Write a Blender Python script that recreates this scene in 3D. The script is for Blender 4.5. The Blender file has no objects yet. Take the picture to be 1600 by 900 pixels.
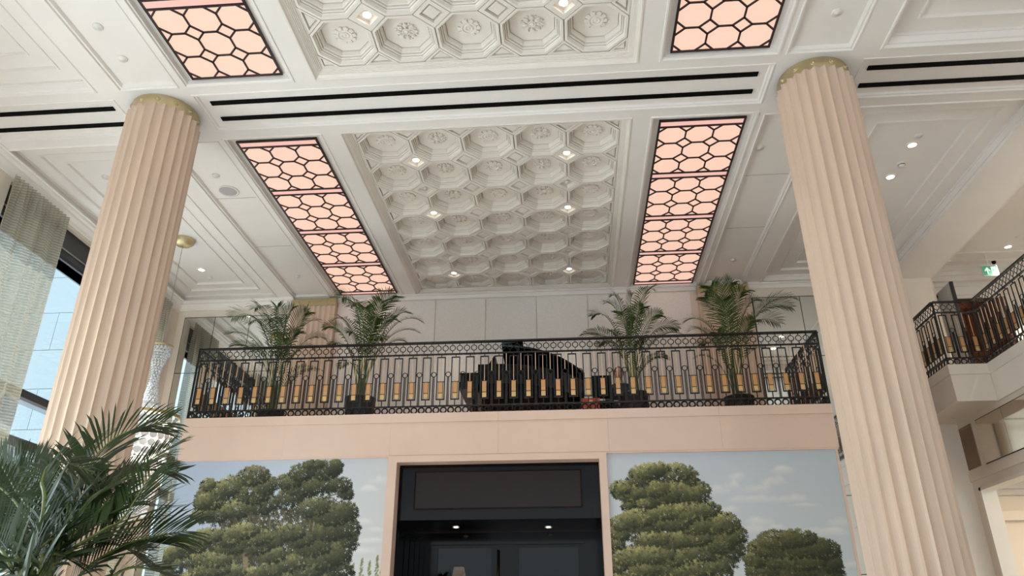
import bpy, math, random
import numpy as np
from mathutils import Vector, Matrix
random.seed(7); rng = np.random.default_rng(7)
sc = bpy.context.scene
C = sc.collection
PI = math.pi
EYE = 1.6            # everything is laid out from eye level, lifted by EYE at the very end
FPX = 1165.955       # focal length in pixels of the 1600 wide frame
YAW, PITCH, ROLL = -0.0780307, 0.4371434, -0.0017617

# ------------------------------------------------------------------ camera
def axes():
    cp, sp = math.cos(PITCH), math.sin(PITCH); cy, sy = math.cos(YAW), math.sin(YAW)
    f = Vector((sy*cp, cy*cp, sp)); r = Vector((cy, -sy, 0)); u = r.cross(f)
    c, s = math.cos(ROLL), math.sin(ROLL)
    return r*c+u*s, u*c-r*s, f
AR, AU, AF = axes()
cam_d = bpy.data.cameras.new('camera'); cam = bpy.data.objects.new('camera', cam_d); C.objects.link(cam)
cam_d.sensor_width = 36; cam_d.lens = FPX*36/1600; cam_d.clip_end = 200; cam_d.clip_start = 0.05
cam.matrix_world = Matrix(((AR.x, AU.x, -AF.x, 0), (AR.y, AU.y, -AF.y, 0), (AR.z, AU.z, -AF.z, 0), (0, 0, 0, 1)))
sc.camera = cam
def ray(x, y): return AR*((x-800)/FPX) - AU*((y-450)/FPX) + AF
def atY(x, y, Y): d = ray(x, y); return d*(Y/d.y)
def atX(x, y, X): d = ray(x, y); return d*(X/d.x)
def atZ(x, y, Z): d = ray(x, y); return d*(Z/d.z)

# ------------------------------------------------------------------ world, daylight, exposure
w = bpy.data.worlds.new('sky'); sc.world = w; w.use_nodes = True
bg = w.node_tree.nodes['Background']; bg.inputs[0].default_value = (0.74, 0.90, 1.0, 1); bg.inputs[1].default_value = 1.5
def area(name, loc, rot, sx, sy, power, col):
    l = bpy.data.lights.new(name, 'AREA'); l.shape = 'RECTANGLE'; l.size = sx; l.size_y = sy; l.energy = power; l.color = col
    o = bpy.data.objects.new(name, l); C.objects.link(o); o.location = loc; o.rotation_euler = rot; return o
# area lamps added as fill, outside the off-frame left windows and behind the visitor
area('window_fill', (-8.7, 4.85, 0.4), (0, -PI/2, 0), 4.0, 3.3, 330, (0.88, 0.95, 1.0))
area('window_fill', (-8.7, -2.1, 0.4), (0, -PI/2, 0), 4.0, 2.6, 110, (0.88, 0.95, 1.0))
area('rear_fill', (-0.5, -9.3, 1.8), (PI/2, 0, 0), 13.0, 6.0, 110, (1.0, 0.97, 0.93))
sun_d = bpy.data.lights.new('sun', 'SUN'); sun_d.energy = 12.0; sun_d.angle = 0.02; sun_d.color = (1, 0.98, 0.96)
sun = bpy.data.objects.new('sun', sun_d); C.objects.link(sun); sun.rotation_euler = Vector((.66, -.06, -.75)).to_track_quat('-Z', 'Y').to_euler()
vs = sc.view_settings; vs.view_transform = 'Standard'; vs.look = 'None'; vs.gamma = 1; vs.use_curve_mapping = False; vs.exposure = 0.22
sc.cycles.max_bounces = 8; sc.cycles.diffuse_bounces = 5; sc.cycles.glossy_bounces = 4; sc.cycles.transparent_max_bounces = 12
sc.cycles.caustics_reflective = False; sc.cycles.caustics_refractive = False; sc.cycles.sample_clamp_indirect = 6

# ------------------------------------------------------------------ materials
def lin(r, g, b):
    f = lambda c: (c/255/12.92 if c/255 <= 0.04045 else ((c/255+0.055)/1.055)**2.4)
    return (f(r), f(g), f(b), 1)
M = {}
def mat(name, col, rough=0.6, metal=0.0, vary=0.0, scale=3.0, bump=0.0, bscale=30.0, emit=None, estr=0.0, coat=0.0, col2=None, detail=4, spec=None, stretch=None, trans=0.0, ior=None, sub=None):
    m = bpy.data.materials.new(name); m.use_nodes = True; nt = m.node_tree; b = nt.nodes['Principled BSDF']
    b.inputs['Base Color'].default_value = col; b.inputs['Roughness'].default_value = rough; b.inputs['Metallic'].default_value = metal
    if spec is not None: b.inputs['Specular IOR Level'].default_value = spec
    if trans: b.inputs['Transmission Weight'].default_value = trans
    if ior: b.inputs['IOR'].default_value = ior
    if coat: b.inputs['Coat Weight'].default_value = coat; b.inputs['Coat Roughness'].default_value = 0.04
    if emit: b.inputs['Emission Color'].default_value = emit; b.inputs['Emission Strength'].default_value = estr
    if vary or bump:
        tc = nt.nodes.new('ShaderNodeTexCoord'); src = tc.outputs['Object']
        if stretch:
            mp = nt.nodes.new('ShaderNodeMapping'); mp.inputs['Scale'].default_value = stretch
            nt.links.new(src, mp.inputs[0]); src = mp.outputs[0]
    if vary:
        n = nt.nodes.new('ShaderNodeTexNoise'); n.inputs['Scale'].default_value = scale; n.inputs['Detail'].default_value = detail
        nt.links.new(src, n.inputs['Vector'])
        r = nt.nodes.new('ShaderNodeValToRGB'); c2 = col2 or tuple([c*(1-vary) for c in col[:3]]+[1])
        r.color_ramp.elements[0].position = 0.35; r.color_ramp.elements[1].position = 0.65
        r.color_ramp.elements[0].color = c2; r.color_ramp.elements[1].color = col
        nt.links.new(n.outputs['Fac'], r.inputs[0]); nt.links.new(r.outputs[0], b.inputs['Base Color'])
    if bump:
        n2 = nt.nodes.new('ShaderNodeTexNoise'); n2.inputs['Scale'].default_value = bscale; n2.inputs['Detail'].default_value = 3
        nt.links.new(src, n2.inputs['Vector'])
        bp = nt.nodes.new('ShaderNodeBump'); bp.inputs['Strength'].default_value = bump; bp.inputs['Distance'].default_value = 0.01
        nt.links.new(n2.outputs['Fac'], bp.inputs['Height']); nt.links.new(bp.outputs[0], b.inputs['Normal'])
    M[name] = m; return m
mat('plaster', lin(236, 231, 226), 0.7, vary=0.03, scale=1.5)
mat('coffer_plaster', lin(232, 225, 216), 0.65, vary=0.03, scale=4)
mat('column_stone', lin(214, 189, 168), 0.45, vary=0.07, scale=2.2, stretch=(1.5, 1.5, 0.35), bump=0.02, bscale=40)
mat('stone', lin(224, 196, 178), 0.5, vary=0.06, scale=1.3, bump=0.02, bscale=60)
mat('limestone', lin(228, 217, 203), 0.55, vary=0.06, scale=1.1)
mat('pale_stone', lin(232, 226, 216), 0.6, vary=0.04, scale=1.4)
mat('brass', lin(214, 196, 156), 0.30, metal=1.0, vary=0.12, scale=5)
mat('brass_matt', lin(208, 190, 148), 0.42, metal=0.8, vary=0.1, scale=5)
mat('iron', lin(26, 24, 24), 0.42, spec=0.35)
mat('gold_panel', lin(206, 152, 96), 0.45, metal=0.1, vary=0.18, scale=14)
mat('gold_panel_pale', lin(214, 176, 116), 0.45, metal=0.1, vary=0.15, scale=14)
mat('rod_brass', lin(214, 180, 148), 0.4, metal=0.3)
mat('fabric', lin(236, 229, 223), 0.85, vary=0.08, scale=60, bump=0.25, bscale=90)
mat('lacquer', lin(14, 10, 9), 0.10, spec=0.14)
mat('lacquer_brown', lin(40, 29, 27), 0.14, spec=0.14)
mat('black', lin(6, 6, 6), 0.7, spec=0.1)
mat('piano_black', lin(9, 9, 9), 0.16, spec=0.3)
mat('ivory', lin(236, 230, 214), 0.3)
mat('pot', lin(40, 40, 42), 0.5, vary=0.15, scale=6)
mat('soil', lin(52, 40, 30), 0.9)
mat('leaf', lin(66, 88, 36), 0.5, spec=0.25, vary=0.45, scale=3.5)
mat('leaf_dark', lin(44, 64, 26), 0.5, spec=0.25, vary=0.45, scale=2.5)
mat('rachis', lin(112, 124, 62), 0.5, vary=0.2, scale=4)
mat('cane', lin(126, 116, 70), 0.6, vary=0.3, scale=8)
mat('white_plastic', lin(226, 222, 216), 0.5)
mat('speaker_mesh', lin(176, 172, 172), 0.7)
mat('dark_frame', lin(34, 34, 36), 0.4)
mat('steel', lin(150, 152, 160), 0.35, metal=0.7)
mat('blind_strip', lin(190, 204, 226), 0.5)
mat('grille', lin(134, 110, 88), 0.6)
mat('floor', lin(230, 227, 224), 0.3, vary=0.08, scale=0.8)
mat('door_white', lin(206, 202, 196), 0.5)
mat('wood', lin(120, 66, 38), 0.45, vary=0.3, scale=3, stretch=(1, 1, 8))
mat('dark_wood', lin(66, 36, 26), 0.4, vary=0.3, scale=3)
mat('sign_green', lin(46, 150, 110), 0.5, emit=lin(46, 150, 110), estr=0.35)
mat('sign_white', lin(240, 246, 242), 0.5, emit=(1, 1, 1, 1), estr=0.45)
mat('pane_glow', (0.22, 0.16, 0.13, 1), 0.5, emit=lin(255, 209, 187), estr=0.77)
mat('bar_glow', (0.22, 0.14, 0.13, 1), 0.5, emit=lin(250, 196, 184), estr=0.72)
mat('lattice', lin(36, 26, 30), 0.5)
mat('lamp', (1, 1, 1, 1), 0.5, emit=(1.0, 0.93, 0.78, 1), estr=9)
mat('bulb', (1, 1, 1, 1), 0.5, emit=(1.0, 0.74, 0.45, 1), estr=9)
mat('hair', lin(74, 48, 36), 0.7)
mat('skin', lin(206, 158, 138), 0.5)
mat('jacket', lin(44, 46, 54), 0.8)
mat('shirt', lin(220, 222, 226), 0.8)
mat('trousers', lin(30, 30, 36), 0.8)
mat('orange', lin(190, 84, 52), 0.6)
mat('crystal', lin(236, 240, 248), 0.12, spec=0.8, trans=0.35, ior=1.3)
mat('crystal_rim', lin(236, 239, 243), 0.2, spec=0.9, trans=0.12, ior=1.2)
mat('bounce_paving', lin(226, 226, 224), 0.8, vary=0.04, scale=0.7)
mat('facade_joint', lin(150, 166, 178), 0.8)
mat('facade', lin(164, 178, 186), 0.7, vary=0.03, scale=0.6)
def special():
    m = mat('mirror', (0.80, 0.82, 0.80, 1), 0.03, metal=1.0)
    m = mat('mirror_bronze', (0.74, 0.67, 0.57, 1), 0.08, metal=1.0)
    # clear window glass: reflects a little, lets the daylight pass
    m = bpy.data.materials.new('glass'); m.use_nodes = True; nt = m.node_tree; nt.nodes.clear()
    o = nt.nodes.new('ShaderNodeOutputMaterial'); t = nt.nodes.new('ShaderNodeBsdfTransparent'); g = nt.nodes.new('ShaderNodeBsdfGlossy')
    t.inputs[0].default_value = (0.93, 0.97, 0.98, 1); g.inputs['Roughness'].default_value = 0.02
    mx = nt.nodes.new('ShaderNodeMixShader'); mx.inputs[0].default_value = 0.06
    nt.links.new(t.outputs[0], mx.inputs[1]); nt.links.new(g.outputs[0], mx.inputs[2]); nt.links.new(mx.outputs[0], o.inputs[0]); M['glass'] = m
    # smoked door glass
    m = m.copy(); m.name = 'smoked_glass'; M['smoked_glass'] = m
    for n in m.node_tree.nodes:
        if n.type == 'BSDF_TRANSPARENT': n.inputs[0].default_value = (0.10, 0.10, 0.11, 1)
        if n.type == 'MIX_SHADER': n.inputs[0].default_value = 0.02
    # ribbed sheer voile: bands of denser thread across an open weave
    m = bpy.data.materials.new('sheer'); m.use_nodes = True; nt = m.node_tree; nt.nodes.clear()
    o = nt.nodes.new('ShaderNodeOutputMaterial'); t = nt.nodes.new('ShaderNodeBsdfTransparent')
    d = nt.nodes.new('ShaderNodeBsdfDiffuse'); d.inputs[0].default_value = lin(214, 208, 190)
    tl = nt.nodes.new('ShaderNodeBsdfTranslucent'); tl.inputs[0].default_value = lin(112, 110, 96)
    ad = nt.nodes.new('ShaderNodeMixShader'); ad.inputs[0].default_value = 0.45
    tc = nt.nodes.new('ShaderNodeTexCoord'); wv = nt.nodes.new('ShaderNodeTexWave'); wv.bands_direction = 'Z'
    wv.inputs['Scale'].default_value = 7.5; wv.inputs['Distortion'].default_value = 1.0; wv.inputs['Detail'].default_value = 0
    rp = nt.nodes.new('ShaderNodeMapRange'); rp.inputs['To Min'].default_value = 0.62; rp.inputs['To Max'].default_value = 0.97
    mx = nt.nodes.new('ShaderNodeMixShader')
    L = nt.links.new
    L(tc.outputs['Object'], wv.inputs['Vector']); L(wv.outputs['Fac'], rp.inputs[0]); L(rp.outputs[0], mx.inputs[0])
    L(d.outputs[0], ad.inputs[1]); L(tl.outputs[0], ad.inputs[2]); L(t.outputs[0], mx.inputs[1]); L(ad.outputs[0], mx.inputs[2]); L(mx.outputs[0], o.inputs[0]); M['sheer'] = m
    # painted mural: the paint is stored per vertex
    m = bpy.data.materials.new('mural_paint'); m.use_nodes = True; nt = m.node_tree; b = nt.nodes['Principled BSDF']
    a = nt.nodes.new('ShaderNodeVertexColor'); a.layer_name = 'paint'; b.inputs['Roughness'].default_value = 0.6
    b.inputs['Specular IOR Level'].default_value = 0.25
    nt.links.new(a.outputs['Color'], b.inputs['Base Color']); M['mural_paint'] = m
special()

# ------------------------------------------------------------------ mesh helpers
class MB:
    def __init__(s): s.v = []; s.f = []
    def add(s, vs, fs):
        n = len(s.v); s.v += [tuple(p) for p in vs]; s.f += [tuple(i+n for i in f) for f in fs]; return s
    def box(s, x0, x1, y0, y1, z0, z1):
        return s.add([(x0,y0,z0),(x1,y0,z0),(x1,y1,z0),(x0,y1,z0),(x0,y0,z1),(x1,y0,z1),(x1,y1,z1),(x0,y1,z1)],
                     [(0,3,2,1),(4,5,6,7),(0,1,5,4),(1,2,6,5),(2,3,7,6),(3,0,4,7)])
    def poly_prism(s, pts, z0, z1):
        n = len(pts)
        return s.add([(x,y,z0) for x,y in pts]+[(x,y,z1) for x,y in pts],
                     [tuple(range(n-1,-1,-1)), tuple(range(n,2*n))]+[(i,(i+1)%n,n+(i+1)%n,n+i) for i in range(n)])
    def rings(s, loops, cap0=False, cap1=False, closed=True):
        n = len(loops[0]); base = len(s.v)
        for l in loops: s.v += [tuple(p) for p in l]
        for k in range(len(loops)-1):
            for i in range(n if closed else n-1):
                j = (i+1) % n
                s.f.append((base+k*n+i, base+k*n+j, base+(k+1)*n+j, base+(k+1)*n+i))
        if cap0: s.f.append(tuple(base+i for i in range(n-1,-1,-1)))
        if cap1: s.f.append(tuple(base+(len(loops)-1)*n+i for i in range(n)))
        return s
    def tube(s, path, r, n=6, caps=True):
        path = [Vector(p) for p in path]; loops = []
        for i, p in enumerate(path):
            t = (path[min(i+1,len(path)-1)]-path[max(i-1,0)]).normalized()
            a = t.cross(Vector((0,0,1)));
            if a.length < 1e-3: a = t.cross(Vector((0,1,0)))
            a.normalize(); b = t.cross(a); rr = r[i] if isinstance(r, (list,tuple)) else r
            loops.append([p+(a*math.cos(2*PI*k/n)+b*math.sin(2*PI*k/n))*rr for k in range(n)])
        return s.rings(loops, caps, caps)
    def lathe(s, prof, n=24, c=(0,0,0), cap0=False, cap1=False):
        return s.rings([[(c[0]+r*math.cos(2*PI*k/n), c[1]+r*math.sin(2*PI*k/n), c[2]+z) for k in range(n)] for r,z in prof], cap0, cap1)
    def torus_xz(s, c, R, r, n=14, m=5):   # ring standing in the XZ plane
        loops = []
        for k in range(n+1):
            a = 2*PI*k/n
            loops.append([(c[0]+(R+r*math.cos(2*PI*q/m))*math.cos(a), c[1]+r*math.sin(2*PI*q/m), c[2]+(R+r*math.cos(2*PI*q/m))*math.sin(a)) for q in range(m)])
        return s.rings(loops)
    def tray(s, x0, x1, y0, y1, z, prof, cap=True):   # nested rectangles: prof = [(inset, height)]
        L = [[(x0+i,y0+i,z+h),(x1-i,y0+i,z+h),(x1-i,y1-i,z+h),(x0+i,y1-i,z+h)] for i,h in prof]
        return s.rings(L, False, cap)
    def mesh(s, name, m, smooth=False):
        me = bpy.data.meshes.new(name); me.from_pydata(s.v, [], s.f); me.update()
        if m: me.materials.append(M[m])
        if smooth: me.polygons.foreach_set('use_smooth', [True]*len(me.polygons))
        return me
    def build(s, name, m, parent=None, smooth=False):
        if parent is not None and base_of(parent).length > 0:
            o = base_of(parent); s.v = [(x-o.x, y-o.y, z-o.z) for x,y,z in s.v]
        return link(name, s.mesh(name, m, smooth), parent)
def base_of(o):
    v = Vector((0,0,0))
    while o is not None: v += o.location; o = o.parent
    return v
def link(name, data, parent=None, loc=None, rot=None):
    o = bpy.data.objects.new(name, data); C.objects.link(o)
    if parent is not None: o.parent = parent
    if loc is not None: o.location = loc
    if rot is not None: o.rotation_euler = rot
    return o
def inst(name, me, parent, loc, rot=(0,0,0)):       # loc in scene space; parents are never rotated
    return link(name, me, parent, Vector(loc)-base_of(parent) if parent is not None else loc, rot)
def thing(name, label, cat, loc=(0,0,0), group=None, kind=None):
    o = link(name, None, None, loc); o.empty_display_size = 0.2
    return tag(o, label, cat, group, kind)
def tag(o, label, cat, group=None, kind=None):
    o['label'] = label; o['category'] = cat
    if group: o['group'] = group
    if kind: o['kind'] = kind
    return o
def struct(o): o['kind'] = 'structure'; return o

# ================================================================== THE SETTING
FL, CE = -1.6, 6.0                 # floor and ceiling beams, from eye level
CX = -0.975                        # the hall's axis
XL, XR, YB = -7.62, 6.55, 13.0     # window wall, gallery wall, back wall
BY, BX0, BX1, BZ = 10.14, -5.53, 3.55, 2.857   # balcony block front, sides, kerb top
fl = struct(MB().box(-8.02, 13, -9, 14.8, FL-0.2, FL).build('floor', 'floor'))

# ---- ceiling: a grid of beams with trays let into it
rects = []                          # (x0,x1,y0,y1)
def U(a, b): return (CX+a, CX+b)
FAR, NEAR = (7.81, 13.0), (1.2, 6.80)
trays = []
for (ya, yb) in (FAR, NEAR):
    trays.append(('coffer_frame', *U(-1.905, 1.905), ya, yb))
    for s in (-1, 1):
        a, b = sorted((s*2.145, s*3.505)); trays.append(('light_frame', *U(a, b), ya, yb))
        a, b = sorted((s*3.57, s*4.33)); trays.append(('strip_panel', *U(a, b), ya+(0.05 if ya > 5 else 0), yb-(0.04 if ya > 5 else 0)))
    trays.append(('tray_panel', XL+0.02, CX-4.60, ya, yb)); trays.append(('tray_panel', CX+4.61, 5.98, ya, yb))
trays.append(('slot_panel', *U(-3.5, 3.5), 6.93, 7.66))
trays.append(('slot_panel', XL+0.02, CX-4.48, 6.93, 7.66)); trays.append(('slot_panel', CX+4.48, 5.98, 6.93, 7.66))
xs = sorted({XL-0.4, 6.77, -7.62, *[t[1] for t in trays], *[t[2] for t in trays]})
ys = sorted({-9.0, 13.1, *[t[3] for t in trays], *[t[4] for t in trays]})
mb = MB()
for i in range(len(xs)-1):
    for j in range(len(ys)-1):
        cx, cy = (xs[i]+xs[i+1])/2, (ys[j]+ys[j+1])/2
        if any(t[1] < cx < t[2] and t[3] < cy < t[4] for t in trays): continue
        mb.add([(xs[i],ys[j],CE),(xs[i+1],ys[j],CE),(xs[i+1],ys[j+1],CE),(xs[i],ys[j+1],CE)], [(0,3,2,1)])
mb.box(6.70, 6.77, -9, 13.1, CE+.003, 6.62)          # gallery side of the edge beam
mb.box(XL-0.4, 6.77, -9, 13.1, 6.5, 6.62)       # structural slab closing the void above
ceil = struct(mb.build('ceiling', 'plaster'))
P_COFF = [(0,0),(0,-.012),(.018,-.012),(.03,.012),(.055,.03),(.062,.03),(.062,.042),(.078,.042),(.078,.054),(.094,.054),(.094,.066),(.11,.066),(.112,.08),(.13,.08)]
P_LITE = [(0,0),(.006,-.012),(.026,-.012),(.034,.008),(.05,.008),(.058,.07)]
P_STRIP = [(0,0),(.008,-.010),(.022,-.010),(.03,.012),(.052,.012),(.066,.055)]
P_TRAY = [(0,0),(.010,-.014),(.03,-.014),(.045,.02),(.07,.02),(.10,.085),(.115,.085),(.115,.12),(.31,.12),(.315,.105),(.335,.105),(.34,.145),(.54,.145),(.545,.13),(.565,.13),(.57,.17)]
P_SLOT = [(0,0),(.006,-.008),(.02,-.008),(.03,.012),(.05,.012),(.062,.035)]
PR = dict(coffer_frame=(P_COFF,'coffer_plaster'), light_frame=(P_LITE,'plaster'), strip_panel=(P_STRIP,'plaster'), tray_panel=(P_TRAY,'plaster'), slot_panel=(P_SLOT,'plaster'))
for (n, x0, x1, y0, y1) in trays:
    p, m = PR[n]; MB().tray(x0, x1, y0, y1, CE, p, n != 'coffer_frame').build(n, m, ceil)
# linear air slots
for (x0, x1) in ((CX-3.34, CX+3.34), (XL+0.15, CX-4.60), (CX+4.60, 5.85)):
    for ya in (7.10, 7.41):
        MB().box(x0, x1, ya, ya+0.068, CE+0.018, CE+0.034).build('air_slot', 'black', ceil)
# panel joints in the side strips
for s in (-1, 1):
    for yj in (9.35, 10.9):
        a, b = sorted((CX+s*3.64, CX+s*4.26)); MB().box(a, b, yj, yj+0.006, CE+0.0535, CE+0.056).build('joint', 'grille', ceil)
# cornice along walls
def cornice(pts, name, drop=0.17, out=0.16, par=None, m='plaster'):
    prof = [(0,0),(0.0,drop),(0.025,drop),(0.03,drop*0.75),(out*.45,drop*.5),(out*.5,drop*.35),(out*.8,drop*.3),(out*.85,drop*.12),(out,drop*.1),(out,0)]
    (xa,ya),(xb,yb) = pts; d = Vector((xb-xa,yb-ya,0)).normalized(); nrm = Vector((-d.y,d.x,0))
    L = [[(xa+nrm.x*o, ya+nrm.y*o, CE-h+.001) for o,h in prof],[(xb+nrm.x*o, yb+nrm.y*o, CE-h+.001) for o,h in prof]]
    return MB().rings(L).build(name, m, par)
for xa, xb in ((5.98,3.405),(2.465,-4.415)): cornice(((xa,YB),(xb,YB)), 'cornice', 0.10, 0.09, ceil)
cornice(((-5.275,YB),(XL,YB)), 'cornice', 0.17, 0.16, ceil)
cornice(((XL,YB),(XL,-9)), 'cornice', 0.20, 0.16, ceil)

# ---- coffers
PX, PY, CF = 0.71, 0.727, CE+0.08
def octo(s, z): 
    a, b, c = PX/2*s, PY/2*s, 0.293*PX*s
    return [(a,-b+c,z),(a,b-c,z),(a-c,b,z),(-a+c,b,z),(-a,b-c,z),(-a,-b+c,z),(-a+c,-b,z),(a-c,-b,z)]
mc = MB().rings([octo(s,z) for s,z in ((.994,.035),(.980,0),(.905,0),(.888,.036),(.860,.040),(.857,.068),(.841,.068),(.839,.050),(.806,.054),(.803,.088),(.786,.088),(.783,.074),(.752,.078),(.724,.128),(.720,.155),(.704,.155),(.702,.134))], False, True)
me_coffer = mc.mesh('coffer', 'coffer_plaster')
def diam(s, z, h=0.293*PX): r = h*s; return [(r,0,z),(0,r*1.02,z),(-r,0,z),(0,-r*1.02,z)]
def tri(s, z, h=0.293*PX):   # half diamond with its base on y=0, kept to y>0
    r = h*s; o = h*(1-s)*0.42; return [(r,o,z),(0,o+r*1.0,z),(-r,o,z)]
prof_d = ((.985,.03),(.955,0),(.66,0),(.63,.05),(.50,.05),(.48,.018),(.44,.012))
me_diam = MB().rings([diam(s,z) for s,z in prof_d], False, True).mesh('diamond_tile','coffer_plaster')
prof_l = ((.985,.03),(.955,0),(.60,0),(.58,.004),(.52,.05))
me_diam_l = MB().rings([diam(s,z) for s,z in prof_l], False, True).mesh('diamond_tile','coffer_plaster')
prof_t = ((.985,.03),(.955,0),(.68,0),(.65,.045),(.50,.045),(.46,.012))
me_tri = MB().rings([tri(s,z) for s,z in prof_t], False, True).mesh('triangle_tile','coffer_plaster')
def cor(s, z, h=0.293*PX): r = h*s; o = h*(1-s)*.25; return [(o+r*.96,o,z),(o,o+r*.96,z),(o,o,z)]
me_cor = MB().rings([cor(s,z) for s,z in prof_t], False, True).mesh('corner_tile','coffer_plaster')
def rosette(kind):
    mb = MB(); 
    if kind == 0:      # eight petalled flower
        mb.lathe([(.0,.0-.030),(.014,-.030),(.026,-.022),(.03,-.012),(.034,-.02),(.044,-.02),(.05,-.008)], 16, cap0=False)
        for k in range(8):
            a = 2*PI*k/8
            for (r0, r1, wd, h) in ((.045,.125,.030,.024),(.05,.095,.016,.032)):
                pts = [(r0,0),(r0+(r1-r0)*.55,wd),(r1,wd*.45),(r1*1.04,0),(r1,-wd*.45),(r0+(r1-r0)*.55,-wd)]
                P = [(x*math.cos(a)-y*math.sin(a), x*math.sin(a)+y*math.cos(a)) for x,y in pts]
                q = [(x*.82+.018*math.cos(a), y*.82+.018*math.sin(a)) for x,y in P]
                mb.rings([[(x,y,0) for x,y in P],[(x,y,-h*.6) for x,y in P],[(x,y,-h) for x,y in q]], False, True)
            b = a+PI/8
            mb.lathe([(.016,0),(.013,-.016),(.004,-.02)], 6, (.118*math.cos(b),.118*math.sin(b),0), cap1=True)
    else:              # ringed boss with a leaf border
        mb.lathe([(0,-.024),(.012,-.024),(.02,-.014),(.03,-.014),(.034,-.024),(.046,-.024),(.052,-.012),(.068,-.012),(.074,-.024),(.088,-.024),(.095,-.008)], 20)
        for k in range(10):
            a = 2*PI*k/10; c, s_ = math.cos(a), math.sin(a)
            pts = [(.092,-.026),(.092,.026),(.122,.03),(.134,.0),(.122,-.03)]
            P = [(x*c-y*s_, x*s_+y*c) for x,y in pts]; q = [(x*.95,y*.95) for x,y in P]
            mb.rings([[(x,y,0) for x,y in P],[(x,y,-.014) for x,y in P],[(x,y,-.02) for x,y in q]], False, True)
    return mb.mesh('rosette', 'coffer_plaster', False)
ROS = (rosette(0), rosette(1))
def ring_prof(R): return [(R*1.0,0),(R*1.0,-.008),(R*.82,-.012),(R*.78,-.004)]
me_dl_trim = MB().lathe([(.075,0),(.075,-.010),(.058,-.014),(.054,-.002)],20).mesh('trim_ring','white_plastic',True)
me_dl_lens = MB().lathe([(.054,-.006),(.02,-.008),(.001,-.0085)],20,cap1=True).mesh('lens','lamp',True)
me_dl_off = MB().lathe([(.054,-.006),(.02,-.008),(.001,-.0085)],20,cap1=True).mesh('lens','speaker_mesh',True)
def downlight(x, y, z, label, scale=1.0, power=0, group=None, lit=True):
    t = thing('recessed_downlight', label, 'downlight', (x,y,z), group)
    a = link('trim_ring', me_dl_trim, t); b = link('lens', me_dl_lens if lit else me_dl_off, t)
    a.scale = b.scale = (scale,)*3
    if power:
        l = bpy.data.lights.new('downlight_beam','SPOT'); l.energy = power; l.spot_size = 1.1 if power == 60 and y > 12 else 1.7; l.spot_blend = 0.8; l.color = (1,0.93,0.84); l.shadow_soft_size = 0.05
        o = link('downlight_beam', l, t, (0,0,-0.03))
    return t
def disc(name, x, y, z, R, h, m, label, cat, group=None):
    o = MB().lathe([(R,0),(R,-h*.7),(R*.9,-h),(R*.35,-h),(R*.3,-h*1.25),(0.001,-h*1.25)],18,(0,0,0)).build(name, m, None, True)
    o.location = (x,y,z); return tag(o, label, cat, group)
def field(y_start, nrows, lights, small, dist):
    for r in range(nrows):
        for c in range(5):
            x, y = CX+(c-2)*PX, y_start+(r+.5)*PY
            o = inst('coffer', me_coffer, ceil, (x,y,CF))
            link('rosette', ROS[0] if c % 2 else ROS[1], o, (0,0,.134))
    for r in range(nrows+1):
        for c in range(6):
            x, y = CX+(c-2.5)*PX, y_start+r*PY
            er, ec = r in (0,nrows), c in (0,5)
            if er and ec:
                inst('corner_tile', me_cor, ceil, (x,y,CF), (0,0,{(0,0):0,(0,5):PI/2,(1,5):PI,(1,0):-PI/2}[(int(r>0),c)]))
            elif er: inst('triangle_tile', me_tri, ceil, (x,y,CF), (0,0,0 if r == 0 else PI))
            elif ec: inst('triangle_tile', me_tri, ceil, (x,y,CF), (0,0,-PI/2 if c == 0 else PI/2))
            else:
                lit = (r,c) in lights; sm = (r,c) in small
                inst('diamond_tile', me_diam_l if lit or sm else me_diam, ceil, (x,y,CF))
                if lit: downlight(x, y, CF+.045, 'lit downlight in a coffer diamond '+dist+', '+{1:'beam row',3:'middle row' if nrows == 7 else 'first row',6:'wall row'}[r]+(', window side' if c == 1 else ', gallery side'), 0.85, 60 if r == 6 else (90 if nrows == 7 else 40), 'downlights among the coffers '+dist)
                if sm: disc('sprinkler_cover', x, y, CF+.05, .035, .03, 'white_plastic', 'small sprinkler in a coffer diamond '+dist+', '+{2:'beam row',5:'wall row'}[r]+(', window side' if c == 1 else ', gallery side'), 'sprinkler', 'sprinklers among the coffers '+dist)
field(7.95, 7, {(1,1),(1,4),(3,1),(3,4),(6,1),(6,4)}, {(2,1),(2,4),(5,1),(5,4)}, 'beyond the slotted beam')
field(6.67-4*PY, 4, {(3,1),(3,4)}, set(), 'short of the slotted beam')

MB().box(CX-1.78, CX+1.78, 1.3, 6.67-4*PY, CF, CF+.02).build('plain_panel','coffer_plaster',ceil)
# ---- glowing lattice ceiling panels
LP, LD = 1.084/3, 0.293*1.084/3
def prism_mesh(name, pts, m): return MB().poly_prism(pts, 0, .008).mesh(name, m)
def octl(p, g=0.004):
    a = p/2-g; c = LD*1.0; return [(a,-p/2+c),(a,p/2-c),(p/2-c,a),(-p/2+c,a),(-a,p/2-c),(-a,-p/2+c),(-p/2+c,-a),(p/2-c,-a)]
me_oct = prism_mesh('octagon_pane', octl(LP), 'pane_glow'); k = LD-.004
me_dia = prism_mesh('diamond_pane', [(k,0),(0,k),(-k,0),(0,-k)], 'pane_glow')
me_hlf = prism_mesh('triangle_pane', [(k,.001),(0,k),(-k,.001)], 'pane_glow')
me_qrt = prism_mesh('corner_pane', [(.001,.001),(k,.001),(.001,k)], 'pane_glow')
def seg_box(mb, a, b, wd, z0, z1):
    a, b = Vector((*a,0)), Vector((*b,0)); d = (b-a).normalized(); n = Vector((-d.y,d.x,0))*wd/2; e = d*wd*.3
    q = [a-e-n, b+e-n, b+e+n, a-e+n]; return mb.poly_prism([(p.x,p.y) for p in q], z0, z1)
lat = MB()
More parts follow.
